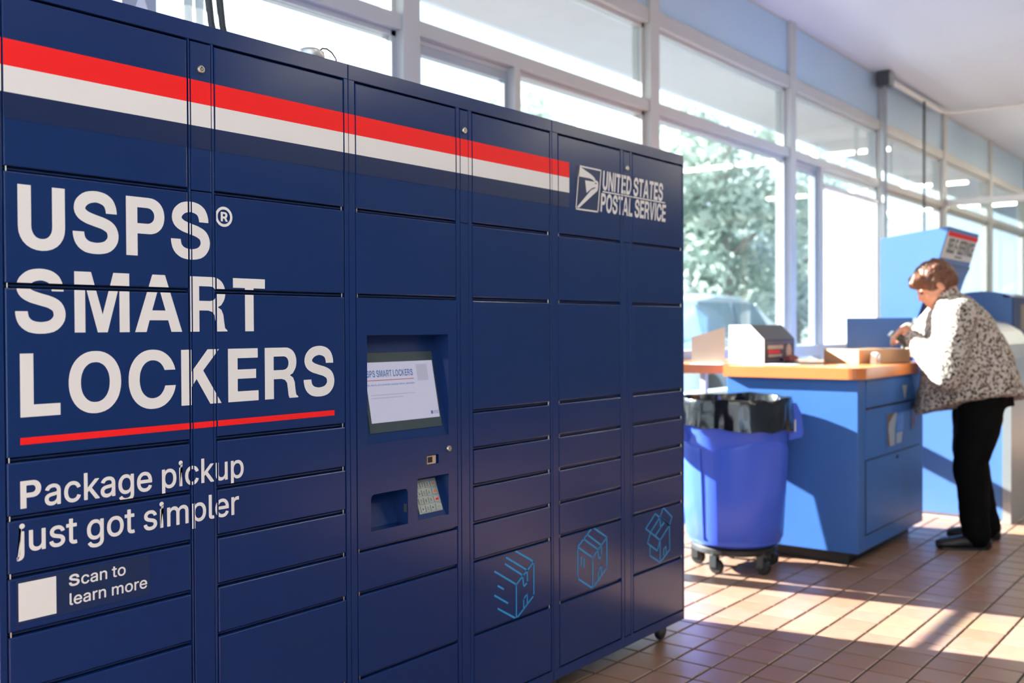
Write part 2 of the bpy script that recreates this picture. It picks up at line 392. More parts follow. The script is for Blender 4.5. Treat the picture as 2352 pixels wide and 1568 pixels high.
tree(19.0, 14.6, 6.8, 2.1, M_leaf1, 'tree partly hidden by the end of the lockers')

# parked car, its front to the right
def car():
    ox, oy = 13.5, 6.9
    t = thing('parked_car', (ox, oy, -0.02), 'silver blue car parked outside beyond the tall window', 'car')
    def sec(x, w, pts): return [(ox+x, oy+s_*w*a, z-0.02) for a, z, s_ in pts]
    # body: (x, half width, bottom, belt)
    secs = [(-2.35, 0.78, 0.55, 0.95), (-2.25, 0.88, 0.38, 1.10), (-1.4, 0.93, 0.30, 1.16), (0.0, 0.94, 0.28, 1.14), (1.0, 0.93, 0.30, 1.10), (1.9, 0.90, 0.34, 0.98), (2.35, 0.80, 0.42, 0.82), (2.45, 0.65, 0.50, 0.70)]
    R = []
    for x, w, b, h in secs:
        pr = [(-w*0.9, b), (w*0.9, b), (w, b+0.12), (w, (b+h)/2), (w*0.97, h-0.06), (w*0.88, h), (-w*0.88, h), (-w*0.97, h-0.06), (-w, (b+h)/2), (-w, b+0.12)]
        R.append([(ox+x, oy+a, z-0.02) for a, z in pr])
    part('car_body', MB().rings(R), M_carpaint, t, True)
    cab = [(-2.2, 0.74, 1.10, 1.11), (-1.75, 0.72, 1.12, 1.62), (-0.9, 0.72, 1.13, 1.72), (0.1, 0.70, 1.12, 1.70), (0.55, 0.69, 1.11, 1.58), (1.35, 0.72, 1.06, 1.08)]
    R = []
    for x, w, b, h in cab: R.append([(ox+x, oy+a, z-0.02) for a, z in [(-w-0.1, b), (w+0.1, b), (w*0.92, h-0.05), (w*0.75, h), (-w*0.75, h), (-w*0.92, h-0.05)]])
    part('cabin', MB().rings(R), M_carpaint, t, True)
    for s_ in (-1, 1):
        for xa, xb, za, zb in ((-1.55, -0.55, 1.17, 1.58), (-0.48, 0.25, 1.17, 1.58)):
            y = oy+s_*0.80; q = [(ox+xa, y+s_*0.015, za), (ox+xb+0.35*(xb > 0), y+s_*0.015, za), (ox+xb, y-s_*0.11, zb), (ox+xa+0.08, y-s_*0.11, zb)]
            part('side_window', MB().rings([q, [(a, b+s_*0.012, c) for a, b, c in q]]), M_carglass, t)
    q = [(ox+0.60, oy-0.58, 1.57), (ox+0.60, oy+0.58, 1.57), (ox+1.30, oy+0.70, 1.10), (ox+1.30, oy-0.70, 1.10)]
    part('windscreen', MB().rings([q, [(a+0.012, b, c+0.012) for a, b, c in q]]), M_carglint, t)
    for xw in (-1.5, 1.5):
        for s_ in (-1, 1):
            part('wheel', MB().lathe([(0.12, -0.10), (0.30, -0.11), (0.34, -0.08), (0.34, 0.08), (0.30, 0.11), (0.12, 0.10)], (ox+xw, oy+s_*0.84, 0.32), 24, 'y'), M_black, t, True)
car()

# outlines of the printed letters and drawings
GLYPHS = {'a': [389, '154,-18 175,-17 195,-14 220,-7 247,8 267,29 268,1 269,-4 273,-8 279,-9 336,-9 341,-7 345,-4 346,1 346,256 344,279 339,302 331,323 322,338 302,359 274,378 256,384 225,391 210,393 185,393 157,390 132,384 111,377 101,372 90,366 74,353 57,336 43,318 32,292 33,287 39,282 99,265 104,266 108,271 119,289 130,300 140,308 154,315 171,320 202,322 223,319 237,314 248,307 253,301 259,294 263,285 266,273 267,255 266,249 262,243 254,239 243,237 176,229 124,220 89,209 73,201 59,191 38,170 28,151 22,122 21,111 22,91 24,79 30,58 40,40 50,28 63,15 71,7 85,-1 104,-9 119,-13 135,-16', '164,54 146,56 135,59 122,65 110,75 104,85 101,101 102,118 105,127 110,133 115,139 123,144 137,151 150,155 227,166 267,175 267,136 265,122 258,102 247,86 236,74 225,67 208,59 185,55'],
 'c': [396, '201,-17 214,-17 238,-15 262,-10 291,1 311,13 324,25 341,42 349,51 360,69 372,101 371,106 365,111 305,126 301,125 296,121 291,105 284,92 268,74 252,64 240,60 222,56 204,55 184,58 166,63 148,74 137,86 128,97 116,120 110,143 105,183 106,205 110,232 116,255 126,275 137,290 151,304 168,314 184,319 211,321 235,318 247,314 267,302 275,294 284,283 292,269 295,258 299,254 304,253 363,268 370,273 370,281 357,313 340,336 323,353 305,367 279,380 261,386 227,393 201,393 173,391 143,383 112,368 93,352 64,323 47,294 34,257 28,227 25,191 28,149 35,115 47,82 65,53 93,24 112,8 139,-5 150,-8 173,-14'],
 'd': [424, '187,-17 218,-16 237,-12 253,-6 271,4 277,10 296,29 303,39 304,1 305,-4 309,-8 315,-9 370,-9 376,-8 380,-4 381,2 381,507 380,513 376,517 370,518 313,518 307,517 303,513 302,507 302,341 296,348 272,371 258,381 248,385 219,392 205,393 174,392 160,390 132,382 120,376 107,369 90,354 62,325 46,296 37,272 33,258 27,228 25,197 26,162 27,149 34,115 49,75 62,52 77,35 90,22 106,8 132,-5 160,-14', '200,56 182,58 165,63 148,75 137,86 128,97 117,120 110,143 106,170 105,194 107,217 114,251 126,278 137,292 148,303 165,314 182,319 208,321 227,319 245,313 260,304 268,296 280,282 292,260 298,237 302,208 303,184 301,160 298,142 294,128 282,98 271,84 260,73 243,63 226,58'],
 'e': [404, '206,-17 239,-16 266,-11 288,-4 307,6 325,18 346,39 356,50 367,69 373,87 373,95 366,100 307,114 302,113 297,108 286,87 273,74 258,64 241,58 218,55 196,56 180,59 154,69 142,79 129,91 118,109 112,124 110,131 106,160 370,160 375,162 379,165 380,170 380,208 379,229 375,252 365,287 355,310 342,329 333,338 308,363 290,374 274,381 242,390 214,393 199,393 171,391 137,381 125,375 110,367 91,351 64,322 46,293 35,259 27,225 25,183 28,149 37,108 49,78 64,53 78,38 91,25 112,8 140,-5 176,-14', '107,230 106,232 109,244 116,265 127,283 139,296 149,305 167,315 182,319 201,321 228,319 243,315 260,305 272,294 289,268 294,252 298,232 296,230'],
 'f': [254, '81,-9 141,-9 146,-8 150,-3 151,2 151,317 153,318 227,318 232,319 235,323 237,329 237,377 235,383 232,387 226,388 151,388 151,425 152,435 155,446 158,451 167,460 183,464 198,465 214,463 226,459 231,460 235,464 252,520 251,525 247,529 227,535 204,539 168,538 132,528 115,518 94,497 88,491 79,475 73,453 72,388 7,388 2,387 -2,382 -3,377 -3,329 -2,323 2,320 8,318 70,318 72,317 72,2 74,-4 77,-8'],
 'g': [425, '200,-160 228,-159 256,-155 283,-148 306,-139 319,-132 335,-120 346,-108 358,-95 372,-68 379,-41 381,-15 381,377 380,383 375,387 370,388 315,388 309,387 305,383 304,378 303,340 295,351 280,366 272,373 256,382 234,389 205,393 174,392 161,390 133,382 107,368 92,355 64,325 46,296 34,264 27,230 25,199 27,153 33,123 47,85 64,60 88,34 108,19 137,5 164,-2 204,-4 233,0 255,7 271,16 282,25 296,39 301,45 302,45 302,-9 299,-34 289,-55 277,-68 258,-79 236,-86 212,-88 185,-87 169,-84 145,-74 134,-66 105,-34 101,-32 94,-34 51,-58 43,-65 42,-69 43,-74 51,-89 63,-102 82,-121 92,-130 111,-141 136,-150 161,-156', '200,68 182,70 162,76 148,84 141,91 126,107 116,128 110,148 106,174 105,197 107,220 111,241 124,275 136,291 148,304 166,314 182,319 208,321 227,319 246,313 261,304 269,296 283,280 292,261 299,238 302,221 303,182 302,164 299,146 292,124 282,106 272,94 261,83 243,74 228,70'],
 'i': [167, '53,-9 113,-9 118,-7 122,-4 123,1 123,377 121,383 118,387 113,388 54,388 49,386 45,383 44,378 44,2 46,-4 49,-8', '78,434 95,435 110,441 129,458 133,468 135,479 134,494 128,509 116,521 110,526 99,530 86,533 65,529 52,521 39,509 35,498 32,485 35,468 40,458 58,440 69,436'],
 'j': [167, '-10,-152 8,-152 28,-150 51,-145 70,-137 82,-128 100,-111 110,-95 118,-68 123,-33 123,377 121,383 118,387 113,388 54,388 49,386 45,383 44,378 44,-32 42,-47 39,-58 34,-66 28,-71 13,-77 -13,-79 -18,-83 -19,-89 -19,-142 -17,-147 -14,-151', '77,434 95,435 110,440 128,458 133,467 135,479 133,498 124,513 110,526 99,530 85,533 64,529 51,521 39,509 34,499 32,488 32,478 34,468 43,454 57,440 68,436'],
 'k': [381, '53,-9 113,-9 118,-8 122,-4 123,2 123,137 153,165 283,0 290,-8 296,-9 371,-9 376,-7 380,-4 381,0 380,5 213,216 367,374 369,378 368,383 364,387 358,388 286,388 280,387 123,227 123,507 121,513 118,517 113,518 54,518 49,516 45,513 44,508 44,2 46,-4 49,-8'],
 'l': [189, '132,-11 163,-10 182,-6 188,-1 190,4 180,51 177,58 174,62 169,63 142,61 133,63 127,67 123,82 123,508 121,513 118,517 113,518 54,518 49,517 46,513 44,507 44,80 46,58 54,32 65,18 72,11 86,0 101,-6 112,-9'],
 'm': [610, '53,-9 113,-9 118,-8 122,-4 123,2 123,246 126,267 134,286 148,303 161,312 174,318 194,321 214,320 235,314 246,305 256,294 263,279 265,263 265,2 266,-4 270,-7 276,-9 333,-9 339,-8 343,-4 344,2 344,253 346,267 352,285 361,299 377,312 390,318 400,320 426,321 437,320 453,315 468,305 477,295 485,274 487,256 487,2 488,-4 492,-8 498,-9 555,-9 561,-8 565,-4 566,2 566,260 564,284 559,308 549,333 539,348 516,370 502,380 486,387 459,394 445,395 416,394 397,390 378,384 359,374 345,363 330,348 318,333 310,347 288,372 271,384 240,393 212,395 201,394 179,389 165,383 143,369 125,351 122,346 121,378 120,383 116,387 110,388 55,388 49,387 45,383 44,377 44,2 46,-4 49,-8'],
 'n': [410, '53,-9 113,-9 118,-8 122,-4 123,2 123,236 124,249 127,262 134,280 145,294 150,300 164,309 179,316 191,319 203,320 230,318 253,310 267,297 278,283 284,263 287,238 287,2 288,-4 292,-8 298,-9 356,-9 361,-8 365,-4 366,2 366,246 364,273 358,302 349,326 335,345 314,366 300,377 276,386 253,392 222,393 199,391 170,382 147,370 121,344 121,378 120,383 116,387 110,388 55,388 49,387 45,383 44,377 44,2 46,-4 49,-8'],
 'o': [415, '201,-17 212,-17 242,-14 276,-5 304,8 323,24 337,38 351,53 366,78 378,108 388,149 390,180 388,226 380,261 368,294 350,323 323,352 304,368 276,382 265,385 242,391 213,393 173,391 139,382 112,368 93,352 75,334 64,323 49,298 37,268 28,227 25,191 28,149 35,115 47,82 65,53 93,24 112,8 139,-5 150,-8 173,-14', '204,55 184,58 166,63 148,75 133,90 126,100 114,127 107,161 105,191 107,214 114,248 126,275 137,290 148,302 168,314 184,319 211,321 230,319 249,313 267,301 279,289 290,275 299,255 306,232 309,214 310,177 306,143 299,120 290,100 279,87 267,74 249,63 226,57'],
 'p': [424, '53,-152 113,-152 118,-151 122,-147 123,-141 123,36 131,26 146,10 166,-3 184,-11 207,-16 220,-17 261,-15 293,-5 303,0 318,8 336,23 348,35 363,52 379,81 391,120 397,150 398,163 399,196 398,216 397,228 390,262 379,296 361,325 348,340 318,368 292,382 260,391 250,392 220,393 191,389 168,382 160,377 142,362 128,348 121,339 121,378 120,383 116,387 110,388 55,388 49,387 45,383 44,377 44,-141 46,-147 49,-151', '215,56 198,58 180,64 165,73 158,80 143,98 133,118 126,142 123,160 122,201 126,237 133,260 142,279 153,292 164,304 181,314 198,319 224,321 243,319 259,314 277,303 285,295 299,278 308,258 315,235 318,217 319,178 318,161 315,143 308,120 298,100 287,86 276,75 259,63 242,58'],
 'r': [259, '53,-9 113,-9 118,-8 122,-4 123,2 123,244 126,262 134,281 141,289 149,297 164,308 178,313 195,316 211,317 242,313 247,314 250,318 252,324 252,382 251,388 247,392 241,393 208,394 190,392 166,385 147,374 122,349 121,378 120,383 116,387 110,388 55,388 49,387 45,383 44,377 44,2 46,-4 49,-8'],
 's': [365, '169,-17 212,-16 232,-12 265,-2 286,10 299,21 322,45 331,60 337,80 339,92 340,109 338,126 329,156 316,172 292,194 259,210 175,231 141,242 130,250 123,256 120,262 118,272 119,287 128,302 134,309 150,318 172,323 184,324 203,323 225,317 238,309 245,301 254,288 259,274 264,269 269,268 325,281 332,286 332,294 326,313 320,324 308,341 287,362 276,371 257,381 238,387 214,392 197,393 160,392 136,387 123,383 112,379 90,368 79,358 57,337 47,319 41,300 39,289 38,272 40,254 49,224 62,207 72,197 87,185 113,172 144,162 205,148 226,142 240,136 247,131 255,121 258,111 259,102 257,91 250,79 241,70 224,61 199,55 178,54 159,56 144,60 127,68 118,78 109,90 103,110 97,115 93,116 88,115 35,103 28,98 27,93 32,72 42,49 55,33 71,17 88,4 107,-5 137,-13 155,-16'],
 't': [227, '163,-13 193,-12 214,-7 220,-2 222,3 211,55 206,61 200,63 175,59 156,60 147,63 143,67 137,77 135,92 135,317 137,318 202,318 208,320 212,323 213,328 213,378 211,383 208,387 203,388 135,388 135,469 134,475 130,479 125,480 66,480 61,478 57,475 56,470 56,389 54,388 7,388 2,387 -1,383 -3,377 -3,328 -1,323 2,319 7,318 54,318 56,317 56,90 59,64 68,38 82,20 90,12 108,-1 137,-10'],
 'u': [410, '176,-14 210,-12 239,-3 262,9 288,36 289,1 290,-4 294,-8 300,-9 355,-9 361,-8 365,-4 366,2 366,377 365,383 361,387 355,388 298,388 292,387 288,383 287,377 287,145 286,131 282,116 275,100 266,86 257,78 246,70 231,63 219,60 207,59 180,61 157,69 144,81 132,97 125,118 123,139 123,377 122,383 118,387 112,388 54,388 49,387 45,383 44,377 44,126 45,108 51,81 60,56 68,43 75,34 95,13 110,3 134,-7 157,-12'],
 'v': [389, '163,-9 225,-9 230,-8 235,-3 377,368 380,379 379,383 375,387 369,388 307,388 301,387 296,382 215,158 195,93 174,158 93,382 88,387 82,388 18,388 13,387 9,383 8,378 13,363 152,2 155,-3 159,-8'],
 'y': [389, '84,-154 99,-154 121,-151 142,-145 153,-139 166,-129 186,-109 203,-84 213,-61 377,368 380,379 379,383 375,387 369,388 307,388 301,387 296,382 219,169 195,93 174,158 93,382 88,387 82,388 18,388 13,387 9,383 8,378 11,368 153,1 153,-3 138,-46 130,-61 119,-72 110,-78 98,-81 89,-81 62,-77 57,-78 52,-84 38,-138 39,-143 43,-147 50,-149 64,-152'],
 ',': [188, '38,-128 83,-128 88,-127 93,-121 145,66 146,70 145,75 141,79 135,80 70,80 64,79 60,75 57,61 29,-117 31,-123 34,-127'],
 '0': [453, '222,-15 230,-15 264,-11 299,0 329,19 356,45 374,71 389,104 394,119 405,159 411,200 413,243 411,308 404,354 391,399 374,437 356,464 342,477 329,490 301,508 263,520 229,524 190,520 155,509 124,489 95,460 79,437 64,404 49,354 42,308 40,265 42,200 49,154 62,109 79,71 98,45 127,16 152,1 167,-4 190,-11', '222,58 199,61 186,66 175,74 154,96 142,116 130,147 123,175 119,209 117,262 119,299 123,333 131,366 140,389 150,407 165,425 186,443 203,449 229,452 254,448 267,443 278,435 288,425 299,412 314,389 323,362 330,333 334,299 336,246 334,209 330,175 323,147 314,120 300,96 282,78 267,66 250,60'],
 '1': [453, '76,-8 389,-8 396,-6 398,-3 399,2 399,53 396,61 389,63 286,63 284,64 284,507 282,514 279,516 274,517 199,517 194,516 84,436 79,430 78,425 78,359 81,353 87,350 99,357 202,434 204,433 204,65 202,63 78,63 71,61 68,53 68,2 71,-5'],
 '2': [453, '64,-8 387,-8 394,-6 396,-3 397,2 397,56 394,62 388,65 169,65 299,203 330,239 357,274 369,293 377,311 385,336 388,352 389,377 387,399 379,427 367,451 354,467 334,487 308,505 278,516 255,521 229,524 202,522 171,516 137,502 115,487 94,466 80,448 76,440 66,415 60,392 59,383 58,363 61,357 67,354 125,354 132,356 135,363 136,382 139,396 145,409 155,423 163,431 178,442 195,448 221,452 236,451 258,447 271,442 283,434 302,415 308,403 311,390 312,366 309,345 305,331 292,308 275,286 227,233 58,53 56,46 56,1 59,-5'],
 '3': [453, '210,-15 252,-13 278,-7 315,6 339,21 362,43 376,60 390,86 392,93 398,115 401,141 399,174 390,202 377,228 362,246 353,255 339,268 316,281 279,294 239,299 378,455 380,462 380,508 377,514 371,517 72,517 65,514 62,508 62,453 65,447 71,444 274,444 151,305 149,298 149,249 152,243 158,240 221,239 254,233 274,226 295,210 301,204 310,192 320,164 321,152 320,124 316,110 309,97 287,76 271,67 255,62 240,59 227,58 198,59 181,62 167,66 154,72 141,83 132,91 124,104 120,115 116,135 112,139 107,140 45,140 39,137 36,131 39,108 49,77 64,51 87,29 102,16 131,2 162,-8 187,-13'],
 '4': [453, '282,-8 341,-8 348,-5 351,2 351,97 412,97 418,100 421,106 421,161 418,168 411,171 353,171 351,172 351,316 348,323 341,326 284,326 277,324 275,321 274,316 274,171 121,172 318,505 319,509 317,514 310,517 249,517 242,515 238,510 35,166 32,157 32,107 35,100 42,97 274,97 274,1 277,-5'],
 '5': [453, '214,-15 225,-15 254,-12 279,-6 291,-2 315,9 330,20 359,49 375,70 390,105 397,138 399,160 398,189 394,210 386,235 376,257 364,275 354,286 336,304 319,317 308,323 296,329 270,337 245,341 222,342 193,338 169,330 144,318 158,443 160,444 364,444 369,445 372,447 374,453 374,507 371,514 365,517 98,517 91,514 88,508 59,256 61,248 72,244 128,238 134,240 143,249 156,256 183,265 211,269 222,269 243,266 255,263 271,256 282,247 296,233 308,217 314,200 318,184 320,165 319,147 315,125 308,108 297,93 283,78 266,67 242,59 229,58 202,59 187,62 167,72 158,80 142,96 134,111 129,133 125,137 120,138 62,138 54,135 52,128 54,110 63,80 77,54 99,31 112,19 134,5 158,-5 191,-13'],
 '6': [453, '221,-15 258,-12 281,-6 316,8 336,23 357,44 374,67 386,94 395,126 397,152 396,178 395,188 386,222 378,242 370,255 362,265 340,287 318,303 298,311 266,320 230,322 199,317 328,503 330,508 329,512 327,515 321,517 254,517 247,515 245,512 137,355 103,303 88,276 72,241 63,213 57,188 56,173 57,139 58,129 64,104 78,68 95,45 116,24 136,9 144,5 171,-6 195,-12', '222,56 199,60 178,69 168,77 154,90 144,106 139,118 134,137 133,150 134,180 144,210 154,225 164,234 178,246 206,256 218,257 246,256 261,252 275,245 286,237 297,224 308,209 315,194 318,179 319,165 318,136 315,122 308,105 298,90 286,78 275,69 261,62 246,58'],
 '7': [453, '97,-8 163,-8 168,-7 172,-4 398,445 399,450 399,507 396,515 389,517 64,517 56,514 54,507 54,453 57,447 63,444 310,444 312,443 90,4 89,0 91,-5'],
 '8': [453, '218,-15 260,-13 289,-7 319,3 347,19 371,41 384,56 396,76 406,108 409,133 408,150 403,176 395,197 383,218 373,230 357,246 341,258 322,267 346,281 353,289 365,302 379,326 387,353 390,378 387,406 380,433 367,456 355,470 334,491 308,506 279,517 256,522 231,524 196,522 173,517 138,503 118,490 96,469 84,456 72,433 65,406 62,378 65,353 73,326 87,302 99,289 106,281 130,267 111,258 95,246 79,230 69,218 60,203 54,189 45,157 44,144 46,108 55,80 68,56 92,31 110,16 134,3 153,-4 166,-8 191,-13', '216,57 188,61 171,66 156,75 141,89 130,104 125,120 123,136 125,158 129,171 136,185 144,194 158,207 173,217 190,223 217,227 248,226 262,223 279,217 294,207 303,199 316,185 323,171 327,158 329,137 326,116 322,104 311,89 300,78 286,69 264,61 249,58', '218,298 197,301 182,306 169,315 158,326 151,334 145,346 142,358 141,369 142,393 145,405 157,425 168,435 175,440 191,447 207,451 219,452 245,451 261,447 284,436 295,424 302,416 307,405 310,393 311,382 310,358 307,346 301,334 294,326 280,312 270,306 256,301 234,298'],
 '9': [453, '130,-8 198,-8 205,-6 207,-3 317,156 346,201 369,242 381,268 390,296 396,329 397,343 396,369 395,379 389,405 378,432 358,464 336,485 316,500 282,515 257,521 223,524 195,521 171,515 151,507 137,500 117,487 96,465 79,442 64,408 57,374 56,346 58,320 63,297 70,278 77,263 93,241 110,224 131,208 164,194 187,189 212,187 233,187 253,192 124,6 122,1 123,-3 125,-6', '222,251 206,253 180,262 164,275 154,284 144,299 138,316 133,348 134,366 138,387 144,403 155,419 164,428 178,440 192,447 206,451 218,452 246,451 261,447 275,440 284,432 298,418 308,403 315,388 318,372 319,358 318,329 315,314 308,299 299,284 286,272 275,263 260,256 239,252'],
 '-': [360, '60,170 60,260 300,260 300,170'],
 '®': [463, '224,114 260,116 284,121 308,129 335,142 356,157 366,167 392,193 406,214 419,239 428,268 432,288 434,312 432,345 427,370 419,395 406,420 392,441 382,451 356,477 335,491 308,505 280,514 260,518 236,520 203,518 179,513 155,505 128,491 107,477 98,468 71,441 57,420 44,395 35,366 31,346 29,322 31,288 36,263 43,241 57,214 71,193 80,184 107,157 128,142 142,135 179,121 203,116', '228,170 204,173 179,179 157,190 140,202 117,225 104,242 92,271 87,289 85,322 87,345 94,370 102,388 117,409 136,428 157,444 179,454 204,461 236,463 259,461 285,454 298,448 306,444 327,428 345,410 359,392 369,370 376,345 378,312 376,289 369,264 361,246 345,224 327,206 306,190 285,179 259,173', '161,222 201,222 205,224 207,228 207,281 209,283 239,282 271,223 275,222 317,222 322,224 323,227 319,235 286,295 290,298 305,313 312,329 315,346 314,364 311,375 304,386 291,400 271,410 256,413 163,413 158,411 157,407 157,228 158,224', '208,323 207,325 207,374 241,374 254,370 259,364 262,361 263,354 262,341 259,334 250,326 245,323'],
 ' ': [170],
 'U': [501, '32,509 32,183 37,136 52,95 75,60 107,31 146,10 191,-3 243,-8 296,-3 340,10 379,31 411,60 435,95 450,136 455,183 455,509 337,509 337,188 335,163 329,142 318,123 304,107 287,96 267,89 243,87 220,89 200,96 183,107 168,123 158,142 151,163 149,188 149,509'],
 'O': [575, '530,254 527,300 519,341 505,378 486,412 463,442 435,467 403,488 368,503 330,513 288,517 241,516 201,509 165,496 131,478 101,455 75,428 54,396 38,360 27,321 21,279 21,231 27,189 38,150 54,114 75,82 100,54 130,31 164,13 200,0 240,-7 286,-9 329,-4 367,6 402,21 434,41 462,67 486,96 505,130 518,167 527,208', '415,254 414,284 409,310 402,334 391,355 378,375 363,391 346,404 326,414 305,421 282,423 257,422 235,418 214,410 196,398 179,383 165,366 154,345 145,322 139,297 136,270 136,239 139,212 144,187 153,164 165,144 179,126 195,111 214,99 234,91 256,87 281,86 305,88 326,95 345,104 363,118 378,134 391,153 401,175 409,198 413,224'],
 'C': [555, '521,333 509,369 492,402 472,432 447,457 418,479 386,496 352,508 314,515 271,518 230,515 193,507 159,494 128,476 100,454 75,427 55,397 39,364 28,328 22,288 21,243 24,202 33,164 46,129 64,97 86,69 112,44 142,24 175,9 210,-2 249,-8 293,-8 332,-4 368,6 402,20 432,40 459,63 482,91 501,122 515,156 524,193 408,193 399,170 389,149 375,131 360,115 342,102 322,93 301,88 277,86 252,87 231,92 211,101 193,113 177,128 163,146 152,167 144,190 138,215 135,243 136,273 139,300 145,325 155,347 166,367 181,385 197,399 216,410 236,418 258,423 283,423 306,420 327,414 346,404 364,391 379,374 392,355 402,333'],
 'D': [506, '27,0 27,509 241,509 231,509 268,507 302,499 332,488 360,471 386,451 408,426 426,398 441,367 451,333 458,296 460,254 458,213 451,176 441,142 426,111 408,83 386,58 360,38 332,21 302,10 268,2 231,0 241,0', '145,98 221,98 221,98 244,100 264,105 282,114 299,126 313,141 325,159 335,179 342,202 347,227 348,254 347,282 342,307 335,330 325,350 313,368 299,383 282,395 264,404 244,409 221,411 221,411 145,411'],
 'P': [481, '27,0 27,509 267,509 267,509 297,507 323,502 347,493 369,481 388,466 405,447 418,427 427,404 433,379 435,351 433,323 427,298 418,276 405,255 388,237 369,222 347,209 323,201 297,195 267,193 267,193 145,193 145,0', '145,282 246,282 246,282 266,284 283,289 297,297 309,307 318,320 323,334 325,351 323,368 318,383 309,395 297,406 283,414 266,418 246,420 246,420 145,420'],
 'R': [532, '27,0 27,509 297,509 297,509 322,508 344,504 364,498 383,489 400,479 415,466 428,451 438,435 446,417 452,397 455,376 455,352 452,331 447,312 439,294 428,277 404,247 363,229 407,204 430,158 440,87 450,31 478,10 478,0 356,0 343,31 335,92 325,153 297,183 251,196 145,196 145,0', '145,285 277,285 277,287 294,288 308,293 321,300 332,310 339,323 344,337 346,354 344,370 339,385 332,397 321,407 308,415 294,419 277,421 277,421 145,421'],
 'A': [552, '0,0 186,509 323,509 509,0 389,0 354,104 153,104 120,0', '182,191 326,191 254,402'],
 'M': [618, '32,0 32,509 192,509 302,153 411,509 572,509 572,0 470,0 470,402 350,0 253,0 134,402 134,0'],
 'T': [461, '9,417 9,509 416,509 416,417 268,417 268,0 158,0 158,417'],
 'L': [428, '25,0 25,509 142,509 142,98 381,98 381,0'],
 'E': [456, '27,0 27,509 402,509 402,417 145,417 145,308 379,308 379,219 145,219 145,98 409,98 409,0'],
 'F': [420, '23,0 23,509 374,509 374,417 140,417 140,298 338,298 338,209 140,209 140,0'],
 'K': [534, '21,0 21,509 138,509 138,305 326,509 463,509 273,313 489,0 354,0 196,237 138,165 138,0'],
 'N': [501, '32,0 32,509 149,509 353,173 353,509 455,509 455,0 343,0 134,341 134,0'],
 'I': [199, '34,0 34,509 151,509 151,0'],
 'V': [512, '0,509 120,509 234,137 349,509 468,509 295,0 173,0'],
 'S': [504, '338,338 337,348 336,353 335,362 331,373 327,384 324,390 319,397 309,405 297,411 279,417 259,422 238,424 216,421 193,416 175,409 160,400 147,389 139,379 137,374 137,370 137,368 136,367 136,365 139,361 145,355 157,347 173,339 195,332 221,324 249,317 278,310 310,303 341,293 370,282 397,268 424,247 444,220 457,190 463,159 461,128 453,97 436,69 414,44 386,23 352,7 314,-2 275,-7 237,-8 200,-7 163,-2 127,7 95,23 68,42 46,66 30,94 22,119 18,137 15,152 15,167 15,173 124,173 124,167 124,166 125,159 128,146 131,135 133,128 140,119 151,108 164,100 183,93 210,88 237,86 266,88 295,93 316,100 330,109 341,120 349,130 352,137 353,144 353,151 352,160 349,169 346,176 339,183 325,191 307,200 284,208 255,215 225,222 196,230 167,237 138,246 112,257 88,269 66,285 47,306 33,332 27,360 29,389 38,418 55,445 78,467 105,487 136,502 170,511 204,516 237,518 269,517 301,512 331,505 358,494 382,479 405,460 422,435 433,412 440,391 445,370 446,348 447,338']}
ICONS= [[[(2.549, 0.5506), (2.6453, 0.4992)], [(2.5022, 0.5385), (2.6084, 0.4793)], [(2.4959, 0.5198), (2.5857, 0.4667)], [(2.4435, 0.5062), (2.5521, 0.4445)], [(2.4597, 0.4585), (2.4861, 0.4437)], [(2.4429, 0.4325), (2.5072, 0.3956)], [(2.4591, 0.3883), (2.5513, 0.3366)], [(2.6453, 0.4992), (2.5521, 0.4445)], [(2.5521, 0.4445), (2.5513, 0.3366)], [(2.6453, 0.4992), (2.6446, 0.3904), (2.5513, 0.3366)], [(2.5857, 0.4667), (2.5902, 0.4295), (2.6105, 0.4399), (2.6084, 0.4793)], [(2.5897, 0.3617), (2.5899, 0.3908), (2.6094, 0.4036), (2.6092, 0.372)]], [[(2.9921, 0.5559), (3.0845, 0.5054), (3.0838, 0.3964), (2.9908, 0.3423), (2.8978, 0.3947), (2.8985, 0.5029), (2.9921, 0.5559)], [(2.8985, 0.5029), (2.9915, 0.4491), (3.0845, 0.5054)], [(2.9915, 0.4491), (2.9908, 0.3423)], [(2.9569, 0.5362), (3.0455, 0.4848)], [(2.9351, 0.5242), (3.0251, 0.4724)], [(3.0251, 0.4724), (3.0293, 0.4349), (3.0498, 0.4459), (3.0477, 0.4844)], [(3.0267, 0.3668), (3.0269, 0.3998), (3.0486, 0.4104), (3.0485, 0.3809)], [(2.9201, 0.464), (2.9199, 0.4354)], [(2.9377, 0.4546), (2.9375, 0.4258)]], [[(3.4923, 0.5535), (3.5624, 0.5064), (3.5415, 0.4767), (3.4683, 0.5187), (3.4923, 0.5535)], [(3.3581, 0.4922), (3.4308, 0.5378), (3.5415, 0.4767), (3.4679, 0.4306), (3.3581, 0.4922)], [(3.466, 0.5191), (3.3957, 0.4735)], [(3.5016, 0.496), (3.4304, 0.4533)], [(3.466, 0.5191), (3.4717, 0.4788)], [(3.3957, 0.4735), (3.3703, 0.4355), (3.4453, 0.3934), (3.4679, 0.4306)], [(3.4679, 0.4306), (3.4674, 0.3442)], [(3.5415, 0.4767), (3.5434, 0.3809), (3.4674, 0.3442), (3.3895, 0.3848), (3.3897, 0.4224)], [(3.495, 0.3687), (3.4975, 0.3919), (3.5156, 0.3989), (3.5154, 0.3739)]]]
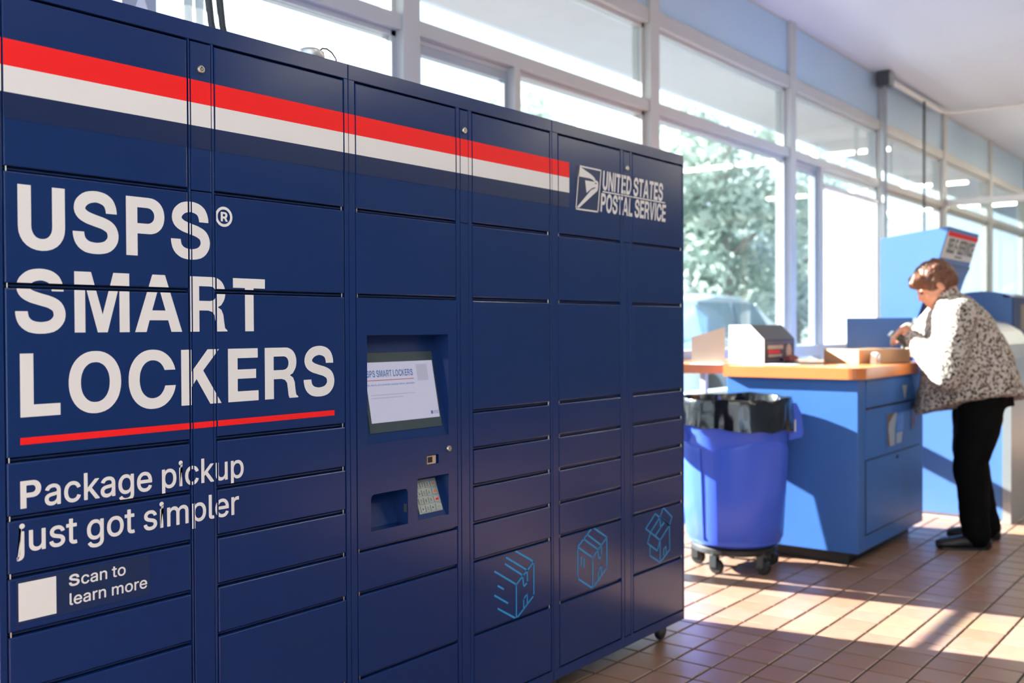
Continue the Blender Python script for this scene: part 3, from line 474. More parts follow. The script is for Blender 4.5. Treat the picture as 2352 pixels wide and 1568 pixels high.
EAGLE= [[(2.9128, 1.8055), (2.9245, 1.8018), (2.9922, 1.7827), (3.0084, 1.7757), (3.0179, 1.7679), (3.0151, 1.7638), (3.007, 1.7622), (3.0002, 1.7659), (2.9813, 1.769), (2.91, 1.7682)], [(2.9519, 1.7591), (3.0083, 1.7601), (3.0179, 1.7656), (3.0296, 1.765), (3.0356, 1.7587), (3.035, 1.7459), (3.03, 1.7312), (2.9132, 1.6605), (2.9002, 1.6622), (2.9892, 1.7293), (3.0191, 1.7398), (3.0191, 1.742), (3.0055, 1.7398), (2.9892, 1.7337), (2.9609, 1.7168)]]
FRAME= [(2.9162, 1.8041), (3.0542, 1.8045), (3.0323, 1.6577), (2.895, 1.6563)]
EYE= [(3.0083, 1.7542), (3.0197, 1.7584), (3.0279, 1.7534)]
UNDER= [(3.0659, 1.7319), (3.5114, 1.7338)]
# ---------------------------------------------------------------- lettering
def flat_mesh(outlines):
    """fills closed outlines (holes inside); returns 2D verts and faces"""
    vs = [tuple(q) for o in outlines for q in o]
    tri = tessellate_polygon([[Vector((a, b, 0)) for a, b in o] for o in outlines])
    return vs, [list(t) for t in tri]
def text_letters(text, x0, x1, z0, z1, track=0, slant=0.0, ref=None):
    """one flat mesh per letter, the line scaled into the rectangle x0..x1, z0..z1 (ref = letter whose height is z0..z1)"""
    x = 0; gl = []
    for ch in text:
        g = GLYPHS[ch]
        if len(g) > 1: gl.append([[((x+int(a.split(',')[0]))/1000, int(a.split(',')[1])/1000) for a in s.split(' ')] for s in g[1:]])
        x += g[0]+track
    hs = [int(a.split(',')[1])/1000 for ch in (ref or text) for s in GLYPHS[ch][1:] for a in s.split(' ')]
    lo, hi = min(hs), max(hs); xs = [p[0] for g in gl for o in g for p in o]; xa, xb = min(xs), max(xs); res = []
    for g in gl:
        vs, fs = flat_mesh(g); q = []
        for a, b in vs:
            t = (b-lo)/(hi-lo); q.append((x0+(a-xa)/(xb-xa)*(x1-x0)+slant*(t-0.5)*(z1-z0), z0+t*(z1-z0)))
        res.append((q, fs))
    return res
def text_flat(*a, **k):
    vs, fs = [], []
    for v, f in text_letters(*a, **k):
        n = len(vs); vs += v; fs += [[i+n for i in t] for t in f]
    return vs, fs
def poly_flat(pts): return flat_mesh([pts])
def rect_flat(x0, x1, z0, z1): return [(x0, z0), (x1, z0), (x1, z1), (x0, z1)], [[0, 1, 2, 3]]
def lines_flat(polys, w):
    vs, fs = [], []
    for pl in polys:
        for (ax, ay), (bx, by) in zip(pl[:-1], pl[1:]):
            d = Vector((bx-ax, by-ay)); L = d.length or 1; d /= L; nrm = Vector((-d.y, d.x))*w/2; e = d*w/2.2; k = len(vs)
            a, b = Vector((ax, ay))-e, Vector((bx, by))+e
            vs += [tuple(a+nrm), tuple(a-nrm), tuple(b-nrm), tuple(b+nrm)]; fs.append([k, k+1, k+2, k+3])
    return vs, fs
def clip_flat(vs, fs, x0, x1, z0, z1):
    if max(v[0] for v in vs) < x0 or min(v[0] for v in vs) > x1 or max(v[1] for v in vs) < z0 or min(v[1] for v in vs) > z1: return None
    bm = bmesh.new(); bv = [bm.verts.new((a, b, 0)) for a, b in vs]
    for f in fs:
        try: bm.faces.new([bv[i] for i in f])
        except ValueError: pass
    for co, no in (((x0,0,0),(-1,0,0)), ((x1,0,0),(1,0,0)), ((0,z0,0),(0,-1,0)), ((0,z1,0),(0,1,0))):
        bmesh.ops.bisect_plane(bm, geom=bm.verts[:]+bm.edges[:]+bm.faces[:], plane_co=co, plane_no=no, clear_outer=True)
    bm.verts.index_update()
    r = ([(v.co.x, v.co.y) for v in bm.verts], [[v.index for v in f.verts] for f in bm.faces]); bm.free()
    return r if r[1] else None

# ---------------------------------------------------------------- parcel lockers
YF = 1.95                      # front plane of the lockers
DEPTH = 0.61
ROWZ = [1.893, 1.562, 1.339, 1.004, 0.892, 0.781, 0.669, 0.556, 0.334, 0.119]
UX = [0.938, 1.847, 2.757, 3.667]
TOPZ, BOTZ = 1.936, 0.081
SPEC = [dict(a=(0.017, 0.424), s=(0.433, 0.486), b=(0.496, 0.891)),
        dict(a=(0.024, 0.424), s=(0.444, 0.480), b=(0.499, 0.896)),
        dict(a=(0.035, 0.427), s=(0.451, 0.494), b=(0.512, 0.896))]
ULABEL = ['navy locker cabinet lettered with the big white words and the small sticker',
          'navy locker cabinet with the touch screen and keypad in its middle',
          'navy locker cabinet with the eagle emblem, at the end beside the bin']
DECALS = []                    # (flat mesh, material, part name, lift)
def decal(flat, m_, name, lift=0.0008): DECALS.append((flat, m_, name, lift))
decal(rect_flat(0.938, 2.856, 1.757, 1.808), M_red, 'red_stripe')
decal(rect_flat(0.938, 2.856, 1.7065, 1.757), M_white, 'white_stripe')
decal(rect_flat(0.938, 2.856, 1.657, 1.7065), M_navyband, 'dark_stripe')
for q_ in text_letters('USPS', 0.981, 1.418, 1.408, 1.534, ref='U', track=10): decal(q_, M_white, 'letter')
for q_ in text_letters('®', 1.433, 1.480, 1.487, 1.533): decal(q_, M_white, 'letter')
for q_ in text_letters('SMART', 0.974, 1.572, 1.248, 1.371, ref='M', track=10): decal(q_, M_white, 'letter')
for q_ in text_letters('LOCKERS', 0.982, 1.791, 1.085, 1.208, ref='L', track=10): decal(q_, M_white, 'letter')
decal(rect_flat(0.981, 1.791, 1.032, 1.0455), M_red, 'red_rule')
for q_ in text_letters('Package pickup', 0.980, 1.506, 0.909, 0.962, ref='P'): decal(q_, M_white, 'letter')
for q_ in text_letters('just got simpler', 0.972, 1.492, 0.825, 0.878, ref='P'): decal(q_, M_white, 'letter')
decal(rect_flat(0.969, 1.2585, 0.687, 0.772), M_decal, 'sticker', 0.0006)
decal(rect_flat(0.974, 1.0495, 0.692, 0.766), M_white, 'blank_square', 0.0012)
decal(text_flat('Scan to', 1.076, 1.201, 0.739, 0.763, ref='S'), M_white, 'lettering', 0.0012)
decal(text_flat('learn more', 1.077, 1.251, 0.7015, 0.7255, ref='l'), M_white, 'lettering', 0.0012)
for ic in ICONS: decal(lines_flat(ic, 0.0056), M_cyan, 'box_drawing')
decal(rect_flat(2.897, 3.053, 1.657, 1.804), M_decal, 'emblem_ground', 0.0006)
decal(lines_flat([FRAME+[FRAME[0]]], 0.0055), M_white, 'emblem', 0.0012)
for e in EAGLE: decal(poly_flat(e), M_white, 'emblem', 0.0012)
decal(poly_flat(EYE), M_decal, 'emblem_eye', 0.0018)
decal(text_flat('UNITED STATES', 3.066, 3.497, 1.738, 1.806, track=-14, slant=0.10, ref='T'), M_white, 'lettering')
decal(lines_flat([UNDER], 0.0045), M_white, 'lettering')
decal(text_flat('POSTAL SERVICE', 3.053, 3.518, 1.660, 1.7265, track=-14, slant=0.10, ref='T'), M_white, 'lettering')

def put_decals(parent, x0, x1, z0, z1, y=YF):
    for (vs, fs), m_, nm, lift in DECALS:
        r = clip_flat(vs, fs, x0, x1, z0, z1)
        if r: part(nm, MB().add([(a, y-lift, b) for a, b in r[0]], r[1]), m_, parent, fix=False)
def door_mb(x0, x1, z0, z1, yf=YF, t=0.018, c=0.003):
    """sheet-steel door with softened front edges"""
    o = [(x0, z0), (x1, z0), (x1, z1), (x0, z1)]; q = [(x0+c, z0+c), (x1-c, z0+c), (x1-c, z1-c), (x0+c, z1-c)]
    h = [(x0+c*0.3, z0+c*0.3), (x1-c*0.3, z0+c*0.3), (x1-c*0.3, z1-c*0.3), (x0+c*0.3, z1-c*0.3)]
    return MB().rings([[(a, yf+t, b) for a, b in o], [(a, yf+c, b) for a, b in o], [(a, yf+c*0.3, b) for a, b in h], [(a, yf, b) for a, b in q]])
def lock_part(parent, x, z, r=0.0095):
    o = part('cam_lock', MB().lathe([(r, 0.0), (r, -0.003), (r*0.82, -0.0055), (r*0.40, -0.0055), (r*0.38, -0.004), (r*0.28, -0.004), (r*0.26, -0.006), (0.0005, -0.006)], (x, YF, z), 24, 'y'), M_lock, parent, True)
    part('keyway', MB().lathe([(r*0.42, -0.0060), (r*0.30, -0.0060)], (x, YF, z), 20, 'y', caps=False).box(x-r*0.08, x+r*0.08, YF-0.0062, YF-0.0058, z+r*0.3, z+r*0.58), M_black, parent)
def caster(parent, x, y, s=1.0, top=BOTZ):
    o = part('caster', MB().box(x-0.03*s, x+0.03*s, y-0.03*s, y+0.03*s, top-0.006, top).box(x-0.02*s, x+0.02*s, y-0.016*s, y-0.012*s, 0.03*s, top-0.004).box(x-0.02*s, x+0.02*s, y+0.012*s, y+0.016*s, 0.03*s, top-0.004), M_dgrey, parent)
    part('wheel', MB().lathe([(0.010*s, -0.011*s), (0.030*s, -0.011*s), (0.0335*s, -0.006*s), (0.0335*s, 0.006*s), (0.030*s, 0.011*s), (0.010*s, 0.011*s)], (x+0.012*s, y, 0.0335*s), 24, 'y'), M_black, o, True)

def kiosk_panel(unit, x0, x1, z0, z1):
    """pressed-steel panel with openings for screen, keypad, reader and scanner"""
    holes = [(1.908, 2.233, 0.945, 1.235), (2.100, 2.232, 0.714, 0.832), (2.139, 2.190, 0.867, 0.893), (1.919, 2.061, 0.713, 0.811)]
    xs = sorted({x0, x1, *[h[0] for h in holes], *[h[1] for h in holes]}); zs = sorted({z0, z1, *[h[2] for h in holes], *[h[3] for h in holes]})
    mb = MB()
    for i in range(len(xs)-1):
        for j in range(len(zs)-1):
            cx, cz = (xs[i]+xs[i+1])/2, (zs[j]+zs[j+1])/2
            if any(h[0] < cx < h[1] and h[2] < cz < h[3] for h in holes): continue
            mb.add([(xs[i], YF, zs[j]), (xs[i+1], YF, zs[j]), (xs[i+1], YF, zs[j+1]), (xs[i], YF, zs[j+1])], [(0, 1, 2, 3)])
    for a, b, c, d in ((x0, x1, z0, z0), (x0, x1, z1, z1), (x0, x0, z0, z1), (x1, x1, z0, z1)):
        mb.add([(a, YF, c), (b, YF, d), (b, YF+0.02, d), (a, YF+0.02, c)], [(0, 1, 2, 3)])
    pan = part('kiosk_panel', mb, M_navy, unit, fix=False)
    def recess(h, dt, db, name='recess', lip=0.0):
        a, b, c, d = h
        return part(name, MB().add([(a, YF, c), (b, YF, c), (b, YF, d), (a, YF, d), (a, YF+db, c+lip), (b, YF+db, c+lip), (b, YF+dt, d-0.004), (a, YF+dt, d-0.004)],
             [(0, 1, 5, 4), (1, 2, 6, 5), (2, 3, 7, 6), (3, 0, 4, 7), (4, 5, 6, 7)]), M_navy, pan, fix=False)
    recess(holes[0], 0.058, 0.004)
    sl = (0.058-0.004)/(1.231-0.945)
    yb = lambda z: YF+0.004+sl*(z-0.945)
    def slab(name, xa, xb, za, zb, lift, m_, th=0.004):
        n = Vector((0, -1, sl)).normalized(); q = [Vector((xa, yb(za), za)), Vector((xb, yb(za), za)), Vector((xb, yb(zb), zb)), Vector((xa, yb(zb), zb))]
        return part(name, MB().rings([[p+n*(lift-th) for p in q], [p+n*lift for p in q]]), m_, pan)
    slab('screen_bezel', 1.925, 2.212, 0.972, 1.186, 0.003, M_bezel)
    slab('screen', 1.935, 2.207, 0.998, 1.160, 0.0035, M_screen, 0.001)
    def onscreen(flat, m_, nm='screen_print', lift=0.0040):
        n = Vector((0, -1, sl)).normalized()
        part(nm, MB().add([Vector((a, yb(b), b))+n*lift for a, b in flat[0]], flat[1]), m_, pan, fix=False)
    onscreen(text_flat('USPS SMART LOCKERS', 1.928, 2.120, 1.120, 1.138, ref='T'), M_ink)
    onscreen(rect_flat(1.936, 2.122, 1.1100, 1.1122), M_inkred)
    onscreen(text_flat('Safe, secure, and convenient package delivery alternative', 1.930, 2.122, 1.0965, 1.1015, ref='S'), M_ink)
    onscreen(rect_flat(1.945, 2.118, 1.070, 1.073), M_inkgrey); onscreen(rect_flat(1.945, 2.07, 1.062, 1.065), M_inkgrey)
    onscreen(rect_flat(2.136, 2.182, 1.104, 1.150), M_inkgrey, 'blank_square')
    onscreen(rect_flat(2.172, 2.181, 1.008, 1.017), M_ink); onscreen(text_flat('UNITED STATES', 2.184, 2.2045, 1.0132, 1.0165), M_ink); onscreen(text_flat('POSTAL SERVICE', 2.184, 2.2045, 1.0085, 1.0118), M_ink)
    # keypad
    recess(holes[1], 0.045, 0.005)
    s2 = (0.045-0.005)/(0.828-0.714); y2 = lambda z: YF+0.005+s2*(z-0.714); n2 = Vector((0, -1, s2)).normalized()
    def kslab(xa, xb, za, zb, l0, l1):
        q = [Vector((xa, y2(za), za)), Vector((xb, y2(za), za)), Vector((xb, y2(zb), zb)), Vector((xa, y2(zb), zb))]
        return MB().rings([[p+n2*l0 for p in q], [p+n2*l1 for p in q]])
    kp = part('keypad', kslab(2.118, 2.215, 0.728, 0.818, -0.002, 0.003), M_metalkey, pan)
    marks = ['123', '456', '789', ' 0 ']; tint = [M_orange, M_orange, M_red, M_grey]
    for r_ in range(4):
        zt = 0.812-r_*0.0215
        for c_ in range(4):
            xa = 2.124+c_*0.0205+(0.002 if c_ == 3 else 0); w_ = 0.0155 if c_ < 3 else 0.022
            part('key', kslab(xa, xa+w_, zt-0.016, zt, 0.003, 0.0062), M_metalkey, pan)
            if c_ < 3 and marks[r_][c_] != ' ':
                fl = text_flat(marks[r_][c_], xa+0.005, xa+0.0105, zt-0.013, zt-0.004)
            elif c_ == 3: fl = rect_flat(xa+0.005, xa+0.017, zt-0.012, zt-0.006)
            else: fl = rect_flat(xa+0.005, xa+0.010, zt-0.010, zt-0.006)
            part('key_print', MB().add([Vector((a, y2(b), b))+n2*0.0066 for a, b in fl[0]], fl[1]), M_print if c_ < 3 else tint[r_], pan, fix=False)
    # card reader
    recess(holes[2], 0.014, 0.014)
    part('card_reader', MB().box(2.141, 2.178, YF+0.001, YF+0.013, 0.868, 0.891), M_lock, pan)
    part('reader_slot', MB().box(2.144, 2.163, YF+0.0004, YF+0.004, 0.872, 0.888), M_black, pan)
    # scanner bay
    recess(holes[3], 0.075, 0.040)
    for x, z, sx in ((1.919, 0.811, 1), (2.061, 0.811, -1)):
        part('corner_gusset', MB().add([(x, YF+0.0003, z), (x+0.012*sx, YF+0.0003, z), (x+0.0035*sx, YF+0.0003, z-0.0035), (x, YF+0.0003, z-0.012)], [(0, 1, 2, 3)]), M_navy, pan, fix=False)
    part('scanner_window', MB().box(2.0565, 2.0600, YF+0.004, YF+0.012, 0.745, 0.768), M_bezel, pan)
    lock_part(pan, 2.232, 0.905, 0.0090)

for ui in range(3):
    u0, u1 = UX[ui], UX[ui+1]-0.002; sp = SPEC[ui]
    un = thing('locker_cabinet', ((u0+u1)/2, YF+DEPTH/2, 0), ULABEL[ui], 'locker', None)
    A = (u0+sp['a'][0], u0+sp['a'][1]); S = (u0+sp['s'][0], u0+sp['s'][1]); B = (u0+sp['b'][0], u0+sp['b'][1])
    g = 0.0028
    if ui == 1:      # hollow behind the screen panel
        z0_, z1_, yb_ = 0.68, 1.325, YF+0.16
        cm = MB().box(u0, u1, yb_, YF+DEPTH, BOTZ, TOPZ).box(u0, u1, YF+0.021, yb_, BOTZ, z0_).box(u0, u1, YF+0.021, yb_, z1_, TOPZ).box(u0, u0+0.02, YF+0.021, yb_, z0_, z1_).box(u0+0.43, u1, YF+0.021, yb_, z0_, z1_)
        sm = MB().box(u0+0.004, u1-0.004, YF+0.0165, YF+0.021, BOTZ+0.01, z0_).box(u0+0.004, u1-0.004, YF+0.0165, YF+0.021, z1_, TOPZ-0.01).box(u0+0.43, u1-0.004, YF+0.0165, YF+0.021, z0_, z1_).box(u0+0.004, u0+0.022, YF+0.0165, YF+0.021, z0_, z1_).box(u0+0.422, u0+0.43, YF+0.0165, YF+0.021, z0_, z1_)
    else:
        cm = MB().box(u0, u1, YF+0.021, YF+DEPTH, BOTZ, TOPZ); sm = MB().box(u0+0.004, u1-0.004, YF+0.0165, YF+0.021, BOTZ+0.01, TOPZ-0.01)
    part('carcass', cm, M_navy, un); part('seam_backing', sm, M_navyd, un)
    rails = [('top_rail', u0, u1, ROWZ[0]+0.004, TOPZ), ('bottom_rail', u0, u1, BOTZ, ROWZ[9]-0.003)]
    stiles = [(u0, A[0]-g), (A[1]+g, S[0]-g), (S[1]+0.0015, B[0]-g), (B[1]+g, u1)]
    for nm, xa, xb, za, zb in rails:
        o = part(nm, door_mb(xa, xb, za, zb, YF, 0.021, 0.0015), M_navy, un); put_decals(o, xa, xb, za, zb)
    for xa, xb in stiles:
        za, zb = ROWZ[9]-0.003, ROWZ[0]+0.004
        o = part('stile', door_mb(xa, xb, za, zb, YF, 0.021, 0.0012), M_navy, un); put_decals(o, xa, xb, za, zb)
    for za, zb in ((ROWZ[1]+0.001, ROWZ[0]), (ROWZ[9], ROWZ[1]-0.001)):
        o = part('lock_strip', door_mb(S[0], S[1], za, zb, YF, 0.018, 0.0015), M_navy, un); put_decals(o, S[0]+0.0005, S[1]-0.0005, za, zb)
        if zb > 1.8: lock_part(o, (S[0]+S[1])/2 + 0.0, 1.834)
    for ci, (xa, xb) in enumerate((A, B)):
        rows = ROWZ if not (ui == 1 and ci == 0) else [1.893, 1.562, 1.339, 0.669, 0.556, 0.334, 0.119]
        for zt, zb in zip(rows[:-1], rows[1:]):
            z0, z1 = zb+0.0048, zt-0.0048
            if zt == ROWZ[0]: z1 = zt-0.001
            if zb == ROWZ[9]: z0 = zb+0.002
            if ui == 1 and ci == 0 and zt == 1.339:
                kiosk_panel(un, xa, xb, z0, z1); continue
            o = part('door', door_mb(xa, xb, z0, z1), M_navy, un); put_decals(o, xa+0.0015, xb-0.0015, z0+0.001, z1-0.001)
        for zt in rows[1:-1]:
            part('shelf_edge', MB().box(xa-0.002, xb+0.002, YF+0.009, YF+0.018, zt-0.0016, zt+0.0016), M_navy, un)
            for xh in ((xa+0.006,) if ci == 0 else (xb-0.006,)):
                part('hinge_pin', MB().lathe([(0.0016, -0.0048), (0.0016, 0.0048)], (xh, YF+0.004, zt), 8), M_lock, un)
    for cx in (u0+0.075, u1-0.075):
        for cy_ in (YF+0.075, YF+DEPTH-0.075): caster(un, cx, cy_)

# ---------------------------------------------------------------- on top of the lockers
for k, (x0, y0) in enumerate(((1.688, 2.30), (1.724, 2.30))):
    pts = [(x0+0.075, y0+0.01, 1.944), (x0+0.040, y0+0.01, 1.957), (x0+0.010, y0, 2.01), (x0-0.006, y0, 2.07), (x0-0.014, y0, 2.14), (x0-0.015, y0, 2.30), (x0+0.0, y0+0.05, 2.7), (x0+0.02, y0+0.1, 3.2), (x0+0.02, y0+0.12, 3.75)]
    solo('power_cable', MB().tube(pts, 0.0094, 12), M_rubber, ['thick black cable rising from the locker top, nearer the camera', 'thick black cable rising from the locker top, the right one of two'][k], 'cable', (x0, y0, 1.936), 'cables above the lockers', True)
wr = thing('router', (1.755, 1.990, 1.936), 'flat silver router lying on top of the lockers', 'router')
part('case', MB().lathe([(0.032, 0.0), (0.036, 0.007), (0.034, 0.018), (0.022, 0.025), (0.001, 0.027)], (1.755, 1.990, 1.936), 28), M_steel, wr, True)
part('status_light', MB().lathe([(0.003, 0.0), (0.003, 0.004)], (1.778, 1.978, 1.9585), 10), M_cyan, wr)
solo('thin_wire', MB().tube([(1.785, 1.995, 1.957), (1.789, 1.995, 1.965), (1.800, 1.995, 1.974), (1.815, 1.995, 1.976), (1.832, 1.995, 1.970), (1.846, 1.995, 1.957), (1.852, 1.997, 1.938)], 0.0017, 8), M_black, 'thin black wire arching from the router on the lockers', 'wire', (1.82, 1.995, 1.936), None, True)

# things fixed to or standing outside the glass at the upper left
nt_ = thing('glass_notice', (2.15, YW+0.06, 2.30), 'grey printed sheet taped to the glass above the lockers', 'sign')
part('sheet', MB().box(2.080, 2.222, YW+0.066, YW+0.068, 2.30, 2.56), M_sash, nt_)
part('white_print', MB().add([(2.125, YW+0.0655, 2.40), (2.197, YW+0.0655, 2.40), (2.160, YW+0.0655, 2.50)], [(0, 1, 2)]), M_white, nt_)
for k, x in enumerate((2.80, 2.86)):
    t = thing('drain_pipe', (x, 4.0, -0.02), ['white drain pipe outside the glass, left of its pair', 'white drain pipe outside the glass, right of its pair'][k], 'pipe', 'drain pipes outside the glass')
    part('pipe', MB().lathe([(0.022, 0.0), (0.022, 3.6)], (x, 4.0, -0.02), 16), M_trim, t, True)
    part('collar', MB().lathe([(0.024, 0), (0.024, 0.05), (0.030, 0.05), (0.030, 0.065), (0.0225, 0.065)], (x, 4.0, 2.715-0.0), 16), M_sash, t, True)

# ---------------------------------------------------------------- conduits and partition
jb = thing('junction_box', (10.24, 3.22, 3.60), 'dark junction box where the wall meets the ceiling', 'box')
part('box', MB().cbox(10.17, 10.31, 3.17, 3.295, 3.60, 3.745, 0.006), M_dgrey, jb); part('lid', MB().box(10.18, 10.30, 3.162, 3.17, 3.615, 3.735), M_grey, jb)
solo('vertical_conduit', MB().tube([(10.24, 3.235, 3.60), (10.24, 3.235, 1.0)], 0.024, 12), M_grey, 'grey conduit running down from the junction box', 'conduit', (10.24, 3.235, 1.0), None, True)
solo('ceiling_conduit', MB().tube([(10.31, 3.23, 3.69), (12.15, 3.23, 3.69), (12.30, 3.20, 3.69), (12.38, 3.06, 3.69), (12.40, 2.4, 3.69), (12.45, 0.2, 3.69), (12.5, -3.0, 3.69)], 0.026, 12), M_trim, 'white conduit run along the ceiling corner', 'conduit', (12.3, 3.2, 3.69), None, True)
solo('hanging_rod', MB().tube([(11.45, 3.20, 3.66), (11.45, 3.20, 1.6)], 0.014, 10), M_dgrey, 'thin dark rod hanging by the window from the ceiling conduit', 'rod', (11.45, 3.20, 1.6), None, True)
pt = struct_empty('window_13', (12.72, 0, 0))
part('beam', MB().cbox(12.68, 12.76, -2.5, YW-0.01, 2.665, 2.735, 0.004), M_trim, pt)
for y0, y1 in ((2.15, YW-0.02), (0.95, 2.05), (-0.25, 0.85)):
    part('pane', MB().box(12.715, 12.721, y0, y1, 0.1, 2.66), M_glass, pt); part('post', MB().cbox(12.68, 12.76, y0-0.1, y0, 0.0, 2.665, 0.003), M_frame, pt)

# ---------------------------------------------------------------- ceiling lights (seen mirrored in the glass)
def fixture(x, y0, y1, label):
    t = thing('ceiling_light', (x, (y0+y1)/2, CZ), label, 'ceiling light', 'fluorescent ceiling lights')
    part('housing', MB().prism([(x-0.09, 3.70), (x-0.05, 3.60), (x+0.05, 3.60), (x+0.09, 3.70), (x+0.09, 3.75), (x-0.09, 3.75)], 'y', y0, y1), M_trim, t)
    for s_ in (-1, 1): part('tube', MB().tube([(x+s_*0.035, y0+0.03, 3.575), (x+s_*0.035, y1-0.03, 3.575)], 0.019, 6), M_tube, t, True)
for x, ymax in ((-1.75, 0.3), (2.15, 0.3), (6.05, 0.3), (9.95, 1.0), (13.7, 2.8), (17.7, 2.8), (21.4, 2.8)):
    y = 0.30
    while y+1.22 > ymax+0.01: y -= 1.27
    while y > (-4.6 if x < 15 else -1.2):
        fixture(x, y, y+1.22, 'warm fluorescent light mirrored as a bright bar in the window glass'); y -= 1.27
    if ymax > 2:
        fixture(x, 1.57, 2.5, 'warm fluorescent light mirrored as a bright bar in the window glass')

# ---------------------------------------------------------------- roller shade in the far bay
rs = thing('roller_shade', (9.5, YW+0.05, 2.3), 'white sunlit roller shade drawn over the far window', 'shade')
def sheer(name):
    M = bpy.data.materials.new(name); M.use_nodes = True; N = M.node_tree.nodes; L = M.node_tree.links; N.remove(N['Principled BSDF'])
    d = N.new('ShaderNodeBsdfDiffuse'); d.inputs[0].default_value = (0.86, 0.87, 0.88, 1); t = N.new('ShaderNodeBsdfTranslucent'); t.inputs[0].default_value = (0.80, 0.82, 0.84, 1)
    w = N.new('ShaderNodeTexWave'); w.inputs['Scale'].default_value = 30; w.inputs['Distortion'].default_value = 1.0
    mp = N.new('ShaderNodeMapRange'); mp.inputs['To Min'].default_value = 0.50; mp.inputs['To Max'].default_value = 0.60; L.new(w.outputs['Fac'], mp.inputs[0])
    mx = N.new('ShaderNodeMixShader'); L.new(mp.outputs[0], mx.inputs[0]); L.new(d.outputs[0], mx.inputs[1]); L.new(t.outputs[0], mx.inputs[2]); L.new(mx.outputs[0], N['Material Output'].inputs[0]); return M
M_shade = sheer('white_shade_cloth')
part('cloth', MB().box(8.83, 10.31, YW+0.036, YW+0.038, 0.86, 2.46), M_shade, rs); part('hem_bar', MB().box(8.83, 10.31, YW+0.030, YW+0.044, 0.84, 0.865), M_trim, rs)
part('roller', MB().lathe([(0.025, 0), (0.025, 1.48)], (8.83, YW+0.037, 2.485), 16, 'x'), M_trim, rs, True)

# ---------------------------------------------------------------- counter by the window
CX0, CX1, CY0, CY1 = 5.27, 6.42, 1.80, 2.535
co = thing('service_counter', ((CX0+CX1)/2, (CY0+CY1)/2, 0), 'blue laminate counter base with drawer and cupboard door under the orange top', 'counter')
part('body', MB().cbox(CX0, CX1, CY0, CY1, 0.070, 0.975, 0.003), M_counter, co)
part('kick_board', MB().box(CX0+0.06, CX1-0.05, CY0+0.07, CY1, 0.0, 0.070), M_kick, co)
part('drawer_front', MB().cbox(5.385, 6.325, CY0-0.006, CY0+0.004, 0.822, 0.962, 0.002), M_counter, co)
part('drawer_gap', MB().box(5.385, 6.325, CY0-0.0025, CY0, 0.811, 0.822), M_kick, co)
part('middle_panel', MB().cbox(5.385, 6.335, CY0-0.006, CY0+0.004, 0.549, 0.811, 0.002), M_counter, co)
part('door_gap', MB().box(5.379, 6.341, CY0-0.0022, CY0, 0.150, 0.549), M_kick, co)
dr = part('door', MB().cbox(5.387, 6.333, CY0-0.006, CY0+0.004, 0.158, 0.541, 0.002), M_counter, co)
part('door_lock', MB().lathe([(0.009, 0), (0.009, -0.006), (0.001, -0.007)], (5.90, CY0-0.006, 0.515), 16, 'y'), M_black, dr)
M_pgrey = mat('picture_grey', (0.34, 0.37, 0.36), 0.4); M_pblue = mat('picture_blue', (0.03, 0.16, 0.55), 0.35); M_pbrown = mat('picture_brown', (0.13, 0.075, 0.035), 0.5); M_pred = mat('picture_red', (0.20, 0.05, 0.06), 0.5)
def sticker(label, base, m0, bits, org):
    t = thing('sticker', org, label, 'sticker'); part('sheet', base, m0, t)
    for nm, mb, m_ in bits: part(nm, mb, m_, t, fix=False)
def pl(pts, y): return MB().add([(a, y, b) for a, b in pts], [list(range(len(pts)))])
sticker('small picture with a grey figure and a blue square on the counter front', MB().box(5.70, 6.03, CY0-0.0085, CY0-0.0062, 0.578, 0.770), M_counter,
        [('dark_area', pl([(5.715, 0.59), (5.85, 0.59), (5.85, 0.765), (5.715, 0.765)], CY0-0.0088), M_pbrown), ('pale_figure', pl([(5.765, 0.585), (5.845, 0.585), (5.85, 0.68), (5.885, 0.745), (5.885, 0.768), (5.84, 0.765), (5.80, 0.742), (5.745, 0.715), (5.735, 0.68)], CY0-0.0091), M_pgrey),
         ('blue_area', pl([(5.89, 0.655), (6.01, 0.655), (6.01, 0.765), (5.89, 0.765)], CY0-0.0088), M_pblue), ('grey_area', pl([(5.875, 0.59), (5.97, 0.59), (5.99, 0.65), (5.88, 0.65)], CY0-0.0088), M_sash)], (5.86, CY0, 0.67))
sticker('dark red and navy picture at the right end of the counter front', MB().box(6.15, 6.32, CY0-0.0085, CY0-0.0062, 0.645, 0.800), M_kioskd,
        [('red_area', pl([(6.165, 0.665), (6.215, 0.66), (6.235, 0.715), (6.22, 0.745), (6.17, 0.742)], CY0-0.0088), M_pred), ('grey_area', pl([(6.17, 0.745), (6.29, 0.745), (6.29, 0.795), (6.19, 0.795)], CY0-0.0088), M_pbrown)], (6.235, CY0, 0.72))
solo('pennant', MB().prism([(5.992, 0.912), (6.078, 0.912), (6.04, 0.832)], 'y', CY0-0.0088, CY0-0.0064), M_pgrey, 'pale pointed pennant stuck on the counter drawer', 'sticker', (6.035, CY0, 0.87))
wt = thing('worktop', ((CX0+CX1)/2, (CY0+CY1)/2, 0.975), 'orange wood laminate worktop with rounded corner', 'countertop')
def rounded(x0, x1, y0, y1, r, corners):
    pts = []
    for (cx, cy_, a0, k) in ((x0+r, y0+r, 180, 0), (x1-r, y0+r, 270, 1), (x1-r, y1-r, 0, 2), (x0+r, y1-r, 90, 3)):
        if k in corners: pts += [(cx+r*math.cos(math.radians(a0+q)), cy_+r*math.sin(math.radians(a0+q))) for q in range(0, 91, 15)]
        else: pts.append(((x0, y0), (x1, y0), (x1, y1), (x0, y1))[k])
    return pts
out = rounded(CX0-0.028, CX1+0.03, CY0-0.03, CY1+0.01, 0.07, (0, 1))
